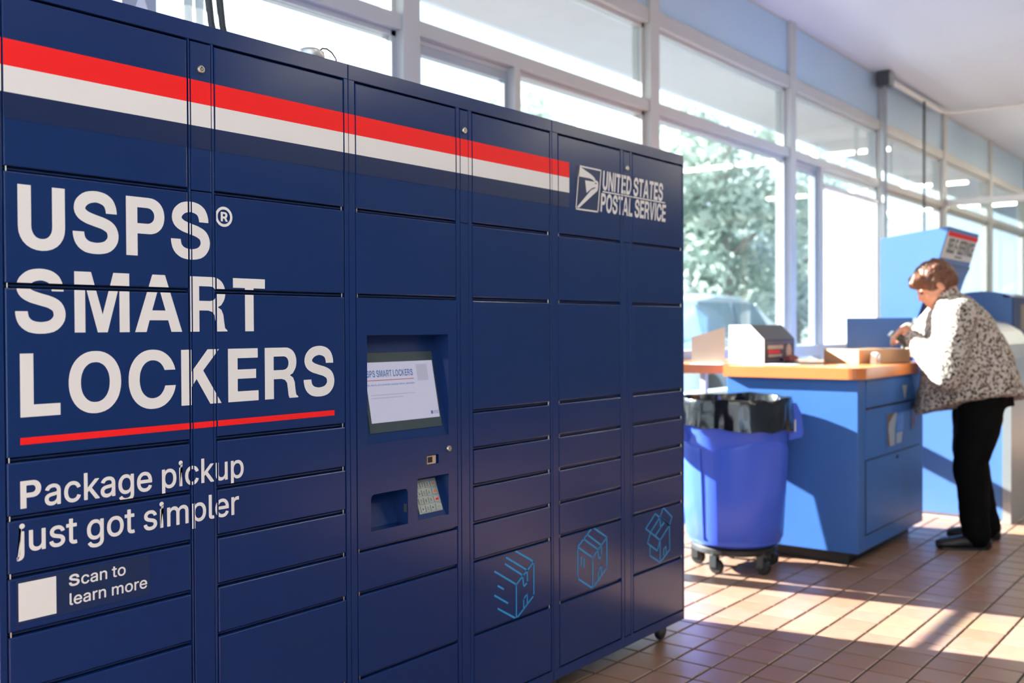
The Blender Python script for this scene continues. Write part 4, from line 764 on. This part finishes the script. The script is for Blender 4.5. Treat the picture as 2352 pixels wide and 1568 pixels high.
part('slab', MB().prism(out, 'z', 0.976, 1.029), M_orange, wt); part('top_sheet', MB().prism([(a+(0.004 if a < 6 else -0.004), b+0.004) for a, b in out], 'z', 1.029, 1.035), M_orange, wt)
lp = [(5.38, 2.985), (5.545, 2.70), (5.62, CY1+0.016), (6.45, CY1+0.016), (6.45, 3.28), (5.0, 3.28), (5.0, 2.985)]
lg_ = thing('window_ledge', (5.7, 2.95, 0), 'orange ledge between the counter and the window', 'ledge')
part('slab', MB().prism(lp, 'z', 0.976, 1.031), M_orange, lg_)
for x, y in ((5.12, 3.1), (6.3, 3.2), (6.3, 2.7)): part('bracket', MB().box(x-0.02, x+0.02, y-0.02, y+0.02, 0.0, 0.976), M_frame, lg_)

# ---------------------------------------------------------------- things on the counter
TZ = 1.0352
bd = thing('brochure_dispenser', (5.83, 2.57, TZ), 'clear slope-topped dispenser with a dark printed front on the counter', 'dispenser')
prof = [(2.68, TZ), (2.68, 1.262), (2.545, 1.262), (2.46, 1.178), (2.46, TZ)]
for x in (5.60, 6.055): part('side', MB().prism(prof, 'x', x, x+0.005), M_whitebox if x < 5.7 else M_clear, bd)
part('back', MB().box(5.605, 6.055, 2.676, 2.68, TZ, 1.262), M_dgrey, bd)
part('front', MB().box(5.605, 6.055, 2.461, 2.466, TZ, 1.178), M_dgrey, bd)
part('lid', MB().prism([(2.466, 1.174), (2.549, 1.257), (2.676, 1.257), (2.676, 1.262), (2.545, 1.262), (2.46, 1.178)], 'x', 5.605, 6.055), M_dgrey, bd)
M_lab = mat('label_taupe', (0.42, 0.32, 0.25), 0.5); M_pink = mat('label_magenta', (0.45, 0.10, 0.42), 0.5)
part('label', MB().box(5.64, 6.03, 2.4595, 2.461, 1.045, 1.160), M_print, bd)
for k, (a, b, z0, z1, m_) in enumerate(((5.65, 5.88, 1.118, 1.142, M_lab), (5.66, 5.83, 1.095, 1.110, M_red), (5.66, 5.86, 1.072, 1.088, M_lab), (5.64, 6.03, 1.046, 1.060, M_purple), (5.82, 5.88, 1.048, 1.062, M_pink), (5.62, 6.03, 1.150, 1.160, M_purple))):
    part('label_line', MB().box(a, b, 2.4588, 2.4596, z0, z1), m_, bd)
part('label_disc', MB().lathe([(0.042, -0.0012), (0.042, 0.0)], (5.965, 2.4595, 1.105), 20, 'y'), M_lab, bd)
fd = thing('folded_flyer', (5.43, 2.73, 1.031), 'white and rose cardboard flyer stand left of the dispenser', 'flyer stand')
part('leaf', MB().rings([[(5.47, 2.86, 1.032), (5.50, 2.66, 1.032), (5.50, 2.66, 1.25), (5.47, 2.86, 1.19)], [(5.475, 2.86, 1.032), (5.505, 2.66, 1.032), (5.505, 2.66, 1.25), (5.475, 2.86, 1.19)]]), M_lab, fd)
part('foot', MB().box(5.44, 5.51, 2.66, 2.86, 1.0312, 1.034), M_whitebox, fd)
# flat cardboard parcel
A_, B_ = Vector((5.850, 1.995, 0)), Vector((6.215, 1.815, 0)); d_ = (B_-A_).normalized(); n_ = Vector((-d_.y, d_.x, 0))
Mx = Matrix(((d_.x, n_.x, 0, A_.x), (d_.y, n_.y, 0, A_.y), (0, 0, 1, TZ), (0, 0, 0, 1))); Lb = (B_-A_).length
pc = thing('cardboard_parcel', (6.05, 2.0, TZ), 'flat brown cardboard box lying on the counter', 'parcel')
part('box', MB().cbox(0, Lb, 0, 0.28, 0.0005, 0.082, 0.003, Mx), M_card, pc); part('tape', MB().box(-0.001, Lb+0.001, 0.115, 0.165, 0.030, 0.0832, Mx), M_lab, pc)
td = thing('tape_dispenser', (5.93, 1.93, TZ), 'small white tape dispenser in front of the parcel', 'tape dispenser')
part('base', MB().prism([(5.87, TZ), (5.95, TZ), (5.95, TZ+0.028), (5.93, TZ+0.055), (5.905, TZ+0.066), (5.88, TZ+0.055), (5.87, TZ+0.02)], 'y', 1.905, 1.935), M_whitebox, td)
part('roll', MB().lathe([(0.020, -0.006), (0.024, -0.004), (0.024, 0.004), (0.020, 0.006)], (5.905, 1.898, TZ+0.036), 20, 'y'), M_steel, td, True); part('blade', MB().box(5.945, 5.958, 1.905, 1.935, TZ+0.018, TZ+0.032), M_dgrey, td)
solo('clipboard', MB().cbox(5.62, 5.86, 2.19, 2.36, TZ, TZ+0.006, 0.002), M_dgrey, 'dark clipboard lying on the counter middle', 'clipboard', (5.74, 2.27, TZ))
solo('form_sheet', MB().box(5.46, 5.60, 2.24, 2.42, TZ, TZ+0.0025), M_whitebox, 'white form lying left of the clipboard', 'paper', (5.53, 2.33, TZ))
st_ = thing('stapler', (5.83, 2.30, TZ), 'dark red stapler lying behind the clipboard', 'stapler')
part('base', MB().cbox(5.80, 5.93, 2.385, 2.42, TZ, TZ+0.012, 0.002), M_print, st_); part('arm', MB().prism([(5.80, TZ+0.012), (5.93, TZ+0.016), (5.93, TZ+0.035), (5.87, TZ+0.048), (5.80, TZ+0.040)], 'y', 2.387, 2.418), M_pred, st_)
solo('pen', MB().tube([(5.60, 2.10, TZ+0.005), (5.72, 2.14, TZ+0.005), (5.735, 2.145, TZ+0.005)], [0.0045, 0.0045, 0.001], 8), M_print, 'dark pen lying near the counter edge', 'pen', (5.66, 2.12, TZ), None, True)
# blue upstand at the far end of the counter
bs = [(6.475, 2.285), (6.575, 1.905), (6.595, 1.91), (6.495, 2.29)]
solo('counter_upstand', MB().prism(bs, 'z', 0.9, 1.303), M_counter, 'low blue upstand panel behind the parcel at the counter end', 'panel', (6.53, 2.1, 0.9))

# ---------------------------------------------------------------- blue bin on its dolly
bx, by = 4.935, 2.335
bn = thing('waste_bin', (bx, by, 0.125), 'round blue plastic waste bin with side handles', 'bin')
R = []
for r_, z in ((0.215, 0.135), (0.238, 0.150), (0.246, 0.19), (0.262, 0.50), (0.274, 0.70), (0.285, 0.72), (0.288, 0.80), (0.296, 0.845), (0.296, 0.872), (0.284, 0.878)):
    R.append([(bx+r_*math.cos(2*math.pi*i/56), by+r_*math.sin(2*math.pi*i/56), z) for i in range(56)])
for r_, z in ((0.276, 0.86), (0.262, 0.70), (0.235, 0.17)):
    R.append([(bx+r_*math.cos(2*math.pi*i/56), by+r_*math.sin(2*math.pi*i/56), z) for i in range(56)])
part('tub', MB().rings(R), M_bin, bn, True)
# raised panels on the wall of the tub
def tubrad(z): return 0.246+(z-0.19)*(0.274-0.246)/(0.51)
for a0, a1 in ((186, 288), (306, 408), (66, 168)):
    o_ = []
    for i in range(13):
        a = math.radians(a0+(a1-a0)*i/12); zt = 0.655+0.022*math.cos((i/12-0.5)*math.pi*1.6)
        o_.append([(bx+(tubrad(z)+e)*math.cos(a), by+(tubrad(z)+e)*math.sin(a), z) for z, e in ((0.165, -0.004), (0.175, 0.005), (0.40, 0.006), (zt-0.02, 0.006), (zt, 0.004), (zt+0.008, -0.004))])
    part('raised_panel', MB().rings(o_, True, False), M_bin, bn, True)
for ang in (-52.0, 128.0):
    a = math.radians(ang); e = Vector((math.cos(a), math.sin(a), 0)); t_ = Vector((-e.y, e.x, 0)); c = Vector((bx, by, 0))+e*0.278
    Mh = Matrix(((e.x, t_.x, 0, c.x), (e.y, t_.y, 0, c.y), (0, 0, 1, 0), (0, 0, 0, 1)))
    part('handle', MB().prism([(-0.02, 0.862), (0.022, 0.858), (0.046, 0.81), (0.058, 0.71), (0.050, 0.684), (-0.02, 0.668)], 'y', -0.10, 0.10, Mh), M_bin, bn, False)
    if ang < 0: hd = c+e*0.030
part('tag', MB().box(-0.03, 0.03, -0.003, 0.003, 0.715, 0.775, Matrix.Translation((bx+0.305*math.cos(math.radians(-68)), by+0.305*math.sin(math.radians(-68)), 0)) @ Matrix.Rotation(math.radians(30), 4, 'Z')), M_white, bn)
ln = thing('bin_liner', (bx, by, 0.60), 'glossy black bag folded over the rim of the blue bin', 'bin bag')
R = []; NL = 120
def lr(i, base, amp, k): 
    a = 2*math.pi*i/NL; return base+amp*noise.noise(Vector((math.cos(a)*k, math.sin(a)*k, base*37)))
for base, z, amp, k, zj in ((0.306, 0.760, 0.012, 12, 0.010), (0.304, 0.79, 0.012, 15, 0.010), (0.302, 0.825, 0.010, 17, 0.008), (0.299, 0.868, 0.004, 8, 0.004), (0.292, 0.888, 0.005, 16, 0.008), (0.280, 0.884, 0.006, 18, 0.010), (0.268, 0.84, 0.010, 14, 0.01), (0.255, 0.74, 0.014, 10, 0.01), (0.235, 0.60, 0.014, 8, 0.01)):
    ring = []
    for i in range(NL):
        a = 2*math.pi*i/NL; r_ = lr(i, base, amp, k); sag = zj*noise.noise(Vector((math.cos(a)*3.1, math.sin(a)*3.1, z*5)))*1.4
        if base >= 0.301: sag -= (0.036 if base > 0.3035 else 0.016)*(0.5+0.5*math.cos(a-math.radians(-75)))
        ring.append((bx+r_*math.cos(a), by+r_*math.sin(a), z+sag))
    R.append(ring)
part('bag', MB().rings(R, caps=False), M_liner, ln, True, fix=True)
dl = thing('bin_dolly', (bx, by, 0), 'black wheeled dolly under the blue bin', 'dolly')
part('disc', MB().lathe([(0.10, 0.092), (0.205, 0.092), (0.222, 0.102), (0.222, 0.122), (0.212, 0.132), (0.10, 0.128)], (bx, by, 0), 40), M_black, dl, True)
for k in range(5):
    a = math.radians(-112+72*k); e = Vector((math.cos(a), math.sin(a), 0)); x, y = bx+0.200*e.x, by+0.200*e.y
    c_ = part('caster', MB().tube([(x, y, 0.115), (x, y, 0.088)], 0.022, 12).box(x-0.022, x-0.017, y-0.018, y+0.018, 0.034, 0.092).box(x+0.017, x+0.022, y-0.018, y+0.018, 0.034, 0.092), M_dgrey, dl)
    part('wheel', MB().lathe([(0.008, -0.016), (0.032, -0.016), (0.037, -0.010), (0.037, 0.010), (0.032, 0.016), (0.008, 0.016)], (x, y-0.012, 0.037), 24, 'x'), M_black, dl, True)

# ---------------------------------------------------------------- self-service kiosk
kx0, kx1 = 7.0, 7.80
ks = thing('self_service_kiosk', (7.4, 1.9, 0), 'tall blue self-service kiosk with a slanted header sign', 'kiosk')
hp = [(2.24, 1.302), (2.24, 1.842), (1.802, 1.897), (1.867, 1.672), (1.90, 1.60), (1.95, 1.45), (2.0, 1.302)]
part('header_body', MB().prism(hp, 'x', kx0, kx1), M_kiosk, ks)
part('front_screen_panel', MB().prism([(1.866, 1.668), (1.899, 1.60), (1.949, 1.45), (1.999, 1.306), (1.989, 1.306), (1.939, 1.45), (1.889, 1.60), (1.858, 1.664)], 'x', kx0+0.01, kx1-0.01), M_kioskd, ks)
bp = [(1.425, 0.03), (1.425, 0.95), (1.44, 1.04), (1.475, 1.13), (1.53, 1.21), (1.62, 1.27), (1.75, 1.302), (2.75, 1.302), (2.75, 0.03)]
def inset(pts, d): return [(y+d, z-(d if z > 1.2 else 0)) for y, z in pts]
part('base_panel', MB().prism([(1.475, 0.03), (1.475, 0.95), (1.49, 1.03), (1.52, 1.10), (1.57, 1.17), (1.65, 1.225), (1.76, 1.255), (2.38, 1.255), (2.38, 0.03)], 'x', kx0, kx1), M_kiosk, ks)
part('plinth', MB().box(kx0+0.01, kx1-0.01, 1.475, 2.38, 0.0, 0.03), M_trim, ks)
band = [(1.425, 0.0), (1.425, 0.95), (1.44, 1.04), (1.475, 1.13), (1.53, 1.21), (1.62, 1.27), (1.75, 1.302), (2.24, 1.302), (2.24, 1.256), (1.76, 1.256), (1.65, 1.226), (1.57, 1.171), (1.52, 1.101), (1.49, 1.031), (1.475, 0.95), (1.475, 0.0)]
part('silver_edge', MB().prism(band, 'x', kx0-0.012, kx1+0.01), M_steel, ks)
# header sign on the slanted face
fu = Vector((0, 0.065, -0.225)).normalized(); fn = Vector((0, -0.225, -0.065)).normalized(); f0 = Vector((kx0, 1.802, 1.897))
sg = thing('self_service_sign', tuple(f0), 'white self-service sign with a red band on the kiosk header', 'sign')
def sq(x0, x1, v0, v1, l): return [f0+Vector((a-kx0, 0, 0))+fu*b+fn*l for a, b in ((x0, v0), (x1, v0), (x1, v1), (x0, v1))]
part('board', MB().rings([sq(kx0+0.02, kx1-0.02, 0.028, 0.205, 0.001), sq(kx0+0.02, kx1-0.02, 0.028, 0.205, 0.007)]), M_white, sg)
part('red_band', MB().rings([sq(kx0+0.02, kx1-0.02, 0.028, 0.058, 0.007), sq(kx0+0.02, kx1-0.02, 0.028, 0.058, 0.0085)]), M_red, sg)
fl = text_flat('SELF-SERVICE', 0, 0.66, 0, 0.100)
part('lettering', MB().add([f0+Vector((0.08+a, 0, 0))+fu*(0.168-b)+fn*0.0080 for a, b in fl[0]], fl[1]), M_print, sg, fix=False)
part('small_print', MB().rings([sq(kx0+0.32, kx0+0.50, 0.180, 0.190, 0.007), sq(kx0+0.32, kx0+0.50, 0.180, 0.190, 0.008)]), M_print, sg)
# cabinet behind the kiosk
qx = 7.86
cb = thing('drop_cabinet', (8.4, 1.95, 0), 'blue cabinet with an arched top behind the person', 'cabinet')
yr = 1.598
arch = [(yr, 0.90), (yr, 1.452), (1.64, 1.472), (1.70, 1.488), (1.78, 1.496), (1.86, 1.494), (1.95, 1.482), (2.05, 1.455), (2.15, 1.41), (2.25, 1.34), (2.25, 0.90)]
part('upper_body', MB().prism(arch, 'x', qx, 9.3), M_kiosk, cb)
part('top_edge', MB().box(qx, 9.3, yr-0.012, yr+0.06, 1.452, 1.468), M_steel, cb)
part('door_frame', MB().box(qx, 9.3, yr-0.008, yr, 0.905, 1.452), M_kioskd, cb)
part('inset_panel', MB().box(qx+0.22, 9.1, yr-0.011, yr-0.008, 1.22, 1.405), M_taupe, cb)
part('pull_handle', MB().box(qx+0.2, qx+0.5, yr-0.022, yr-0.008, 1.015, 1.04), M_grey, cb)
part('lower_body', MB().box(qx+0.02, 9.3, yr-0.02, 2.25, 0.05, 0.90), M_purple, cb)
part('plinth', MB().box(qx+0.05, 9.3, yr+0.03, 2.25, 0.0, 0.05), M_kick, cb)

# ---------------------------------------------------------------- person at the kiosk
PO = Vector((6.24, 1.49, 0)); PF = Vector((-0.50, 0.866, 0)).normalized(); PL = Vector((-PF.y, PF.x, 0)); PZ = Vector((0, 0, 1))
def pp(f, l, z): return PO+PF*f+PL*l+PZ*z
def remeshed(name, mb, voxel, smooth_it=4):
    ob = bpy.data.objects.new('tmp', mb.mesh('tmp')); COL.objects.link(ob)
    r = ob.modifiers.new('r', 'REMESH'); r.mode = 'VOXEL'; r.voxel_size = voxel
    if smooth_it: s_ = ob.modifiers.new('s', 'SMOOTH'); s_.iterations = smooth_it; s_.factor = 0.5
    dg = bpy.context.evaluated_depsgraph_get(); me = bpy.data.meshes.new_from_object(ob.evaluated_get(dg)); me.name = name
    bpy.data.objects.remove(ob); return me
def body_part(name, me, m_, parent, smooth=True):
    me.materials.clear(); me.materials.append(m_); me.transform(Matrix.Translation(-ORG[parent.name]))
    me.polygons.foreach_set('use_smooth', [True]*len(me.polygons)); o = bpy.data.objects.new(name, me); link(o, parent); ORG[o.name] = ORG[parent.name]; return o
ps = thing('person', tuple(PO), 'person in a spotted blouse and black trousers leaning over the kiosk', 'person')
def ctube(mb, pts, rad, n=14):
    """closed tube with rounded ends"""
    mb.tube(pts, rad, n)
    mb.ball(pts[0], rad[0]*0.99, 12, 8); mb.ball(pts[-1], rad[-1]*0.99, 12, 8); return mb
def ell(mb, rings_, n=28):
    R = []
    for (fb, zb), (ff, zf), w, up in rings_:
        c = Vector(((fb+ff)/2, 0, (zb+zf)/2)); a = Vector(((ff-fb)/2, 0, (zf-zb)/2)); ring = []
        for k in range(n):
            t = 2*math.pi*k/n; ct, st = math.cos(t), math.sin(t)
            q = c+a*(abs(ct)**0.85*(1 if ct > 0 else -1)); l = w*(abs(st)**0.85*(1 if st > 0 else -1)); ring.append(pp(q.x, l, q.z+up*abs(st)**1.5))
        R.append(ring)
    return mb.rings(R)
# head frame
HC = pp(0.200, 0.0, 1.500); HU = (PF*0.64+PZ*0.77).normalized(); HF = (PF*0.77-PZ*0.64).normalized(); HL = PL
def hp_(f, l, u): return HC+HF*f+HL*l+HU*u
AX = (HF, HL, HU)
b = MB()
b.ball(HC, (0.098, 0.076, 0.098), 20, 14, AX)
b.ball(hp_(0.055, 0, -0.045), (0.060, 0.060, 0.075), 18, 12, AX); b.ball(hp_(0.085, 0, -0.095), (0.030, 0.032, 0.026), 12, 8, AX)
ctube(b, [hp_(0.098, 0, 0.005), hp_(0.118, 0, -0.030)], [0.009, 0.013], 10); b.ball(hp_(0.104, 0, -0.072), (0.012, 0.024, 0.008), 10, 8, AX)
for s_ in (-1, 1):
    b.ball(hp_(0.000, s_*0.080, -0.020), (0.020, 0.010, 0.032), 12, 8, AX); b.ball(hp_(0.086, s_*0.032, 0.012), (0.014, 0.022, 0.010), 10, 8, AX)
ctube(b, [hp_(-0.030, 0, -0.065), pp(0.10, 0, 1.40), pp(0.06, 0, 1.33)], [0.056, 0.058, 0.075])
ell(b, [((-0.20, 0.86), (0.17, 0.82), 0.18, 0), ((-0.17, 1.0), (0.17, 0.95), 0.17, 0), ((-0.11, 1.18), (0.18, 1.08), 0.17, 0), ((-0.03, 1.33), (0.18, 1.20), 0.17, 0), ((0.06, 1.40), (0.17, 1.30), 0.09, 0)])
ARM = {1: [(0.10, 0.19, 1.335), (0.205, 0.27, 0.970), (0.305, -0.05, 1.185), (0.335, -0.10, 1.238)], -1: [(0.10, -0.19, 1.33), (0.20, -0.30, 1.12), (0.26, -0.32, 1.22), (0.27, -0.33, 1.25)]}
for s_, a in ARM.items():
    q = [pp(*v) for v in a]
    ctube(b, [q[0], q[0].lerp(q[1], 0.5), q[1]], [0.055, 0.048, 0.042]); ctube(b, [q[1], q[1].lerp(q[2], 0.5), q[2]], [0.042, 0.037, 0.028])
    wr_, ha = q[2], q[3]; d = (PF*0.80-PZ*0.55-PL*0.22*s_).normalized(); side = d.cross(PL).normalized()
    b.tube([wr_, wr_.lerp(ha, 0.6), ha], [0.027, 0.027, 0.024], 12)
    palm = ha+d*0.015; b.ball(palm, (0.046, 0.036, 0.018), 14, 10, (d, PL, side))
    curl = -side if (-side).z < side.z else side
    for k, (off, ln_) in enumerate(((-0.028, 0.066), (-0.010, 0.078), (0.009, 0.074), (0.027, 0.058))):
        r0 = palm+d*0.034+PL*off; r1 = r0+d*ln_*0.45+curl*0.008; r2 = r1+d*ln_*0.28+curl*0.022; r3 = r2+d*ln_*0.12+curl*0.020
        ctube(b, [r0-d*0.015, r1, r2, r3], [0.0095, 0.009, 0.0082, 0.007], 8)
    t0 = palm-d*0.012+PL*(-s_*0.030); t1 = t0+d*0.026+PL*(-s_*0.022)+curl*0.010; t2 = t1+d*0.026+curl*0.012
    ctube(b, [t0, t1, t2], [0.012, 0.0105, 0.008], 8)
LEG = {1: [(-0.03, 0.105, 0.86), (0.035, 0.125, 0.47), (0.025, 0.14, 0.09)], -1: [(-0.05, -0.105, 0.86), (-0.04, -0.125, 0.47), (-0.115, -0.14, 0.09)]}
FOOT = {1: Vector((-0.50, 0.866, 0)), -1: Vector((-0.22, 0.975, 0))}
for s_, a in LEG.items():
    q = [pp(*v) for v in a]; ctube(b, [q[0], q[0].lerp(q[1], 0.5), q[1]], [0.095, 0.080, 0.058]); ctube(b, [q[1], q[1].lerp(q[2], 0.35), q[2]], [0.058, 0.056, 0.036])
    fd_ = FOOT[s_]; ctube(b, [q[2]-fd_*0.03-PZ*0.045, q[2]+fd_*0.05-PZ*0.045, q[2]+fd_*0.13-PZ*0.062], [0.032, 0.032, 0.018])
body_part('body', remeshed('body', b, 0.0062, 3), M_skin, ps)
for s_ in (-1, 1): part('eye', MB().ball(hp_(0.093, s_*0.030, 0.000), 0.010, 12, 8, AX), M_print, ps, True)
# trousers
b = MB()
ell(b, [((-0.225, 0.80), (0.16, 0.80), 0.205, 0), ((-0.215, 0.92), (0.15, 0.90), 0.19, 0), ((-0.17, 1.03), (0.14, 1.0), 0.17, 0)], 24)
for s_, a in LEG.items():
    q = [pp(*v) for v in a]
    ctube(b, [q[0]-PF*0.01, q[0].lerp(q[1], 0.5)-PF*0.012, q[1], q[1].lerp(q[2], 0.5)-PF*0.012, q[2]-PF*0.008+PZ*0.055, q[2]-PF*0.02-PZ*0.012], [0.128, 0.116, 0.094, 0.085, 0.076, 0.078], 18)
me = remeshed('trousers', b, 0.010, 4)
def ruffle(me, fn, flat=False):
    nn = [v.normal.copy() for v in me.vertices]; cc = [v.co.copy() for v in me.vertices]; co = []
    for c, n in zip(cc, nn):
        if flat: n.z = 0
        co += list(c+n*fn(c))
    me.vertices.foreach_set('co', co); me.update()
ruffle(me, lambda c: noise.noise(c*9)*0.008+noise.noise(Vector((c.x*8, c.y*8, c.z*22)))*0.005, True)
body_part('trousers', me, M_pants, ps)
# blouse
b = MB()
ell(b, [((-0.292, 0.832), (0.300, 0.735), 0.255, 0.075), ((-0.268, 0.92), (0.285, 0.83), 0.255, 0.05), ((-0.225, 1.05), (0.262, 0.97), 0.250, 0.02), ((-0.165, 1.20), (0.245, 1.10), 0.240, 0.0), ((-0.085, 1.325), (0.235, 1.21), 0.225, 0.0), ((0.00, 1.405), (0.225, 1.30), 0.185, 0.0), ((0.055, 1.435), (0.205, 1.365), 0.115, 0.0), ((0.085, 1.458), (0.19, 1.405), 0.072, 0.0), ((0.105, 1.480), (0.19, 1.430), 0.068, 0.0)], 32)
for s_, a in ARM.items():
    q = [pp(*v) for v in a]
    ctube(b, [q[0]-PZ*0.01, q[0].lerp(q[1], 0.5), q[1]+PZ*0.0], [0.085, 0.090, 0.086], 18)
    ctube(b, [q[1], q[1].lerp(q[2], 0.55), q[1].lerp(q[2], 0.97)], [0.084, 0.074, 0.052], 18)
me = remeshed('blouse', b, 0.0095, 5)
ruffle(me, lambda c: noise.noise(c*6.5)*0.014+noise.noise(c*15)*0.006)
def leopard():
    M = bpy.data.materials.new('spotted_knit'); M.use_nodes = True; N = M.node_tree.nodes; L = M.node_tree.links; p = N['Principled BSDF']; p.inputs['Roughness'].default_value = 0.85
    tc = N.new('ShaderNodeTexCoord'); nz = N.new('ShaderNodeTexNoise'); nz.inputs['Scale'].default_value = 22; nz.inputs['Detail'].default_value = 2
    mxv = N.new('ShaderNodeMix'); mxv.data_type = 'RGBA'; mxv.inputs['Factor'].default_value = 0.04; L.new(tc.outputs['Object'], nz.inputs['Vector']); L.new(tc.outputs['Object'], mxv.inputs['A']); L.new(nz.outputs['Color'], mxv.inputs['B'])
    vo = N.new('ShaderNodeTexVoronoi'); vo.inputs['Scale'].default_value = 66; vo.inputs['Randomness'].default_value = 0.95; L.new(mxv.outputs['Result'], vo.inputs['Vector'])
    cr = N.new('ShaderNodeValToRGB'); e = cr.color_ramp; e.elements[0].position = 0.30; e.elements[0].color = (0.018, 0.014, 0.012, 1); e.elements[1].position = 0.47; e.elements[1].color = (0.30, 0.26, 0.225, 1)
    q = e.elements.new(0.40); q.color = (0.16, 0.115, 0.085, 1); q = e.elements.new(0.62); q.color = (0.50, 0.455, 0.41, 1)
    L.new(vo.outputs['Distance'], cr.inputs[0]); L.new(cr.outputs[0], p.inputs['Base Color'])
    bpn = N.new('ShaderNodeBump'); bpn.inputs['Strength'].default_value = 0.5; bpn.inputs['Distance'].default_value = 0.004; L.new(vo.outputs['Distance'], bpn.inputs['Height']); L.new(bpn.outputs[0], p.inputs['Normal']); return M
M_blouse = leopard()
body_part('blouse', me, M_blouse, ps)
# hair
b = MB(); b.ball(hp_(-0.022, 0, 0.022), (0.112, 0.094, 0.106), 28, 20, AX); b.ball(hp_(0.050, 0, 0.060), (0.062, 0.080, 0.052), 20, 12, AX); b.ball(hp_(-0.070, 0, -0.035), (0.058, 0.072, 0.060), 18, 12, AX)
for s_ in (-1, 1): b.ball(hp_(0.030, s_*0.066, 0.015), (0.036, 0.022, 0.052), 12, 8, AX)
me = remeshed('hair', b, 0.006, 2)
ruffle(me, lambda c: noise.noise(c*26)*0.012+noise.noise(c*60)*0.005)
body_part('hair', me, M_hair, ps)
for s_ in (-1, 1): part('ear', MB().ball(hp_(0.004, s_*0.093, -0.028), (0.017, 0.008, 0.029), 14, 10, AX), M_skin, ps, True)
# shoes
for s_, a in LEG.items():
    q = pp(*a[2]); fd_ = FOOT[s_]; sd = Vector((-fd_.y, fd_.x, 0)); base = Vector((q.x, q.y, 0)); R = []
    for x, w, h, z0 in ((-0.095, 0.022, 0.060, 0.004), (-0.080, 0.038, 0.085, 0.002), (-0.02, 0.043, 0.092, 0.002), (0.05, 0.047, 0.078, 0.002), (0.11, 0.052, 0.066, 0.002), (0.165, 0.046, 0.056, 0.002), (0.195, 0.026, 0.040, 0.006)):
        R.append([base+fd_*x+sd*(w*math.cos(2*math.pi*k/16))+PZ*(z0+h*(0.5+0.5*math.sin(2*math.pi*k/16))) for k in range(16)])
    o = part('shoe', MB().rings(R), M_shoe, ps, True)
    part('sole', MB().prism([tuple((base+fd_*x+sd*w*k)[:2]) for x, w, k in ((-0.085, 0.02, 1), (-0.06, 0.037, 1), (0.05, 0.044, 1), (0.12, 0.049, 1), (0.17, 0.04, 1), (0.188, 0.015, 1), (0.188, 0.015, -1), (0.17, 0.04, -1), (0.12, 0.049, -1), (0.05, 0.044, -1), (-0.06, 0.037, -1), (-0.085, 0.02, -1))], 'z', 0.0005, 0.014), M_black, ps)
# card terminal under the hand
h_ = Vector((6.365, 1.905, 1.160))
ct = thing('card_terminal', (6.375, 1.925, 1.035), 'dark hand-held card terminal tilted under the hand', 'card terminal')
Mt = Matrix.Translation(h_) @ Matrix.Rotation(math.atan2(PF.y, PF.x), 4, 'Z') @ Matrix.Rotation(math.radians(-38), 4, 'Y')
part('case', MB().cbox(-0.105, 0.085, -0.042, 0.042, -0.022, 0.016, 0.006, Mt), M_dgrey, ct); part('display', MB().box(0.025, 0.075, -0.034, 0.034, 0.016, 0.0175, Mt), M_bezel, ct)
for i in range(4):
    for j in range(3): part('key', MB().box(-0.095+i*0.026, -0.077+i*0.026, -0.032+j*0.023, -0.014+j*0.023, 0.016, 0.019, Mt), M_grey, ct)
part('stand', MB().tube([tuple(Mt @ Vector((-0.03, 0, -0.02))), (h_.x, h_.y, 1.09), (h_.x, h_.y, 1.060), (h_.x, h_.y, 1.0365)], [0.016, 0.014, 0.014, 0.03], 10), M_black, ct, True)
